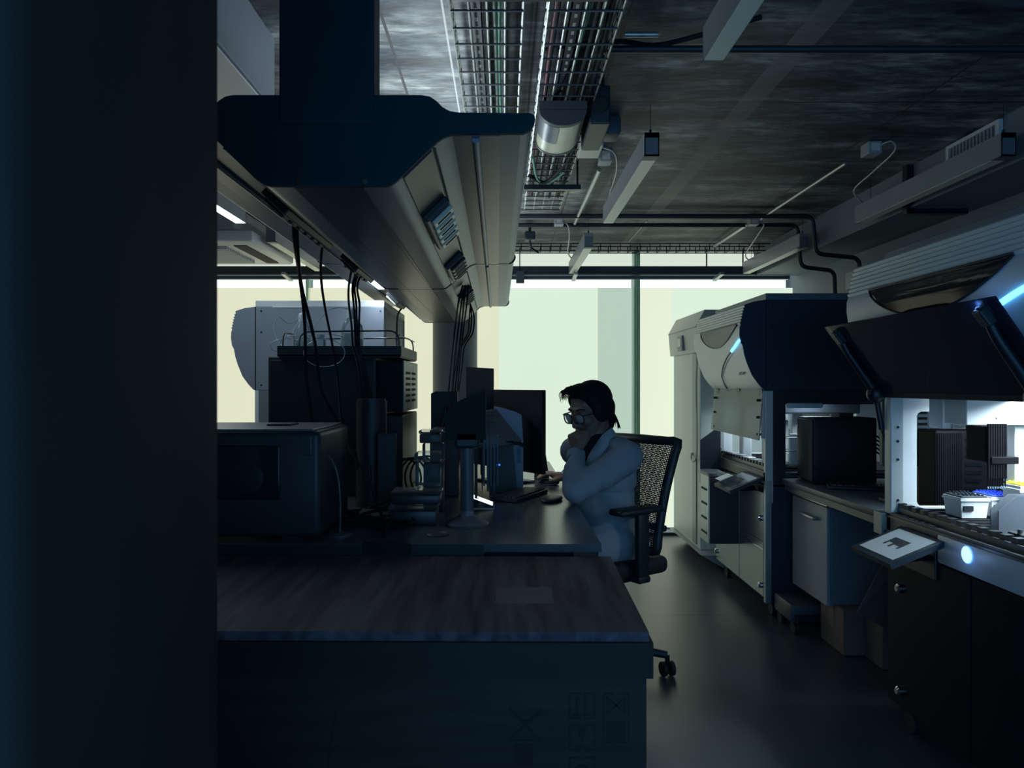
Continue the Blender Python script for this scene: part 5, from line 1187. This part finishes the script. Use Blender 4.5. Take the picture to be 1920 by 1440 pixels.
for k in range(60):
    a_ = rnd.uniform(-1.2, 1.2); f0 = -.04-.06*math.cos(a_); l = .078*math.sin(a_)
    hb.tube([hp_(f0, l, -.03), hp_(f0-.012, l*1.08, -.065), hp_(f0-.018+rnd.uniform(-.008, .01), l*1.05, -.095-rnd.uniform(0, .015))], .005, 5, 3, taper=lambda t: 1-.9*t)
tm = bpy.data.meshes.new('t'); hb.bm.to_mesh(tm); hb.bm.free()
bmh = bmesh.new(); bmh.from_mesh(hm); bmh.from_mesh(tm); bmh.to_mesh(hm); bmh.free()
link('hair', hm, HAIR, body, 60)
# eyes and brows
for s_ in (1, -1):
    B().sph(hp_(.0795, .031*s_, .003), .0085, 12).build('eye', P('eye_white', (.5, .5, .5), .15, 0, .05, 10), body, 180)
    B().sph(hp_(.0868, .030*s_, .001), (.002, .004, .004), 10, HR).build('iris', BLACK, body, 180)
    B().tube([hp_(.094, .014*s_, .028), hp_(.092, .032*s_, .034), hp_(.078, .052*s_, .028)], .003, 6, 3).build('eyebrow', HAIR, body, 180)
# glasses
GF = P('glasses_frame', (.03, .03, .035), .12, .2, .1, 20)
gl_ = B()
for s_ in (1, -1):
    c = [(.112-.35*abs(l_)*abs(l_)*6, l_*1.0, u_) for l_, u_ in [(.034*s_+.027*s_*math.copysign(abs(math.cos(t))**.7, math.cos(t)), -.004+.022*math.copysign(abs(math.sin(t))**.75, math.sin(t))) for t in [2*PI*k/28 for k in range(28)]]]
    gl_.tube([hp_(*q) for q in c], .0028, 8, 1, closed=True)
    gl_.tube([hp_(.104, .060*s_, .010), hp_(.09, .074*s_, .010), hp_(.02, .080*s_, .004), hp_(-.02, .080*s_, -.002)], .0026, 8, 3)
gl_.tube([hp_(.112, .008, .004), hp_(.116, 0, .007), hp_(.112, -.008, .004)], .0024, 8, 3)
go = gl_.build('glasses', GF, body, 60)
LENS = glassy('lens', (.95, .97, 1), .96, .02, (.8, .9, 1))
for s_ in (1, -1):
    lb_ = B(); lb_.sph(hp_(.106, .034*s_, -.004), (.004, .027, .021), 20, HR); lb_.build('lens', LENS, go, 180)
# mouse
r = thing('computer_mouse', (.225, 3.64, DZ), 'dark computer mouse under the right hand of the person', 'mouse')
B().sph((.225, 3.645, DZ+.012), (.052, .030, .018), 18).build('shell', BLACK, r, 60); B().sph((.225, 3.64, DZ+.004), (.05, .028, .004), 14).build('base', GREYP, r, 60)
cable('mouse_cable', [(.17, 3.645, DZ+.008), (.10, 3.62, DZ+.02), (.06, 3.55, DZ+.012), (-.02, 3.5, DZ+.006)], .002, CHROME, 'thin shiny cable leading from the mouse across the desk', None)
# ---------------------------------------------------------------- office chair
ch = thing('office_chair', (.44, 3.29, 0), 'black mesh back office chair the person sits on', 'office chair')
CC = Vector((.42, 3.31, 0)); ca = math.radians(35); CF = Vector((-math.cos(ca), -math.sin(ca), 0)); CL = BU.cross(CF)
BC = Vector((.584, 3.385, 0))
def bk(l, z):                        # point of the backrest surface
    t = (z-.47)/.5
    off = -.075+.105*t+.02*math.sin(t*PI)*-1
    return BC+CL*l-CF*(off)+CF*(.045*(1-(l/.24)**2)*-1+.045)*-1+BU*z
zt, zb_ = .970, .50
hw = lambda z: .196+.024*((z-zb_)/(zt-zb_))
pts = []
n = 10
for i in range(n+1): pts.append(bk(-hw(zt)+2*hw(zt)*i/n, zt+.006*math.sin(PI*i/n)))
for i in range(1, n+1): z = zt+(zb_-zt)*i/n; pts.append(bk(hw(z), z))
for i in range(1, n+1): pts.append(bk(hw(zb_)-2*hw(zb_)*i/n, zb_))
for i in range(1, n): z = zb_+(zt-zb_)*i/n; pts.append(bk(-hw(z), z))
B().tube(pts, .020, 10, 2, closed=True).build('back_frame', BLACK, ch, 60)
mm = B(); nl, nz = 60, 62
MESHM = P('mesh_thread', (.04, .045, .05), .6, 0, .2, 30)
for i in range(nz+1):
    z = zb_+(zt-zb_)*i/nz; h = hw(z)
    mm.tube([bk(-h+2*h*j/30, z+(.0022 if (j % 2) else -.0022)) for j in range(31)], .0026, 4, 1)
for j in range(nl+1):
    t = -1+2*j/nl
    mm.tube([bk(t*hw(z), z) for z in [zb_+(zt-zb_)*k/10 for k in range(11)]], .0022, 4, 1)
mm.build('back_mesh', MESHM, ch)
B().tube([bk(0, .60)-CF*.03, bk(0, .52)-CF*.03, CC+CF*-.1+BU*.42], .018, 10, 3).build('back_spine', BLACK, ch, 60)
B().tube([bk(-.22, .60)-CF*.01, bk(0, .60)-CF*.035, bk(.22, .60)-CF*.01], .014, 8, 3).build('lumbar_bar', BLACK, ch, 60)
CR_ = basis(CF, CL, BU)
B().obox(CC+CF*.02+BU*.435, (.47, .47, .075), CR_, .03, 4).build('seat', RUBBER, ch, 40)
B().obox(CC+CF*.06+BU*.375, (.34, .26, .05), CR_, .02, 3).build('mechanism', BLACK, ch, 40)
for s_, nm in ((1, 'armrest'), (-1, 'armrest')):
    ax = CC+CL*.275*s_
    ar = B().obox(ax+CF*.03+BU*(.70 if s_ > 0 else .665), (.25, .085, .028), CR_, .013, 3).build('armrest', BLACK, ch, 40)
    B().obox(ax-CF*.0+BU*.555, (.065, .03, .29), CR_, .01).obox(ax-CL*.05*s_+BU*.41, (.07, .14, .03), CR_, .01).build('armrest_post', BLACK, ar, 40)
CB = Vector((.365, 3.195, 0))
B().cyl(CB+BU*.10, CB+BU*.36, .028, 16).cyl(CB+BU*.06, CB+BU*.13, .045, 16).build('gas_lift', BLACKM, ch, 40)
a0 = math.radians(-16)
for k in range(5):
    dv = Vector((math.cos(a0+2*PI*k/5), math.sin(a0+2*PI*k/5), 0)); tip = CB+dv*.335
    B().tube([CB+BU*.115+dv*.03, CB+BU*.105+dv*.17, tip+BU*.088], .022, 10, 3, taper=lambda t: 1.1-.4*t).build('base_arm', BLACK, ch, 60)
    pv = Vector((-dv.y, dv.x, 0)) if k else Vector((1, .25, 0)).normalized()
    cs = B().cyl(tip+BU*.045, tip+BU*.09, .010, 10).build('caster', BLACKM, ch)
    for s_ in (-1, 1): B().cyl(tip+pv*(.018*s_-.008)+BU*.031, tip+pv*(.018*s_+.008)+BU*.031, .030, 18).build('wheel', RUBBER, cs, 40)
# task light of the wing over the bottles
tl = thing('shelf_lamp', (-.62, 4.0, 1.75), 'cool white strip lamp under the left shelf of the wing, above the bottles', 'lamp')
B().box(-.72, -.68, 3.75, 4.25, 1.772, 1.79, .004).build('body', WHITEM, tl)
B().box(-.717, -.683, 3.76, 4.24, 1.768, 1.772).build('tube', E('lit_strip', (.75, .9, 1.0), 3), tl)
area('strip_light', (-.70, 4.0, 1.764), (0, 0, 0), .03, .45, 2.2, (.75, .9, 1.0), tl)
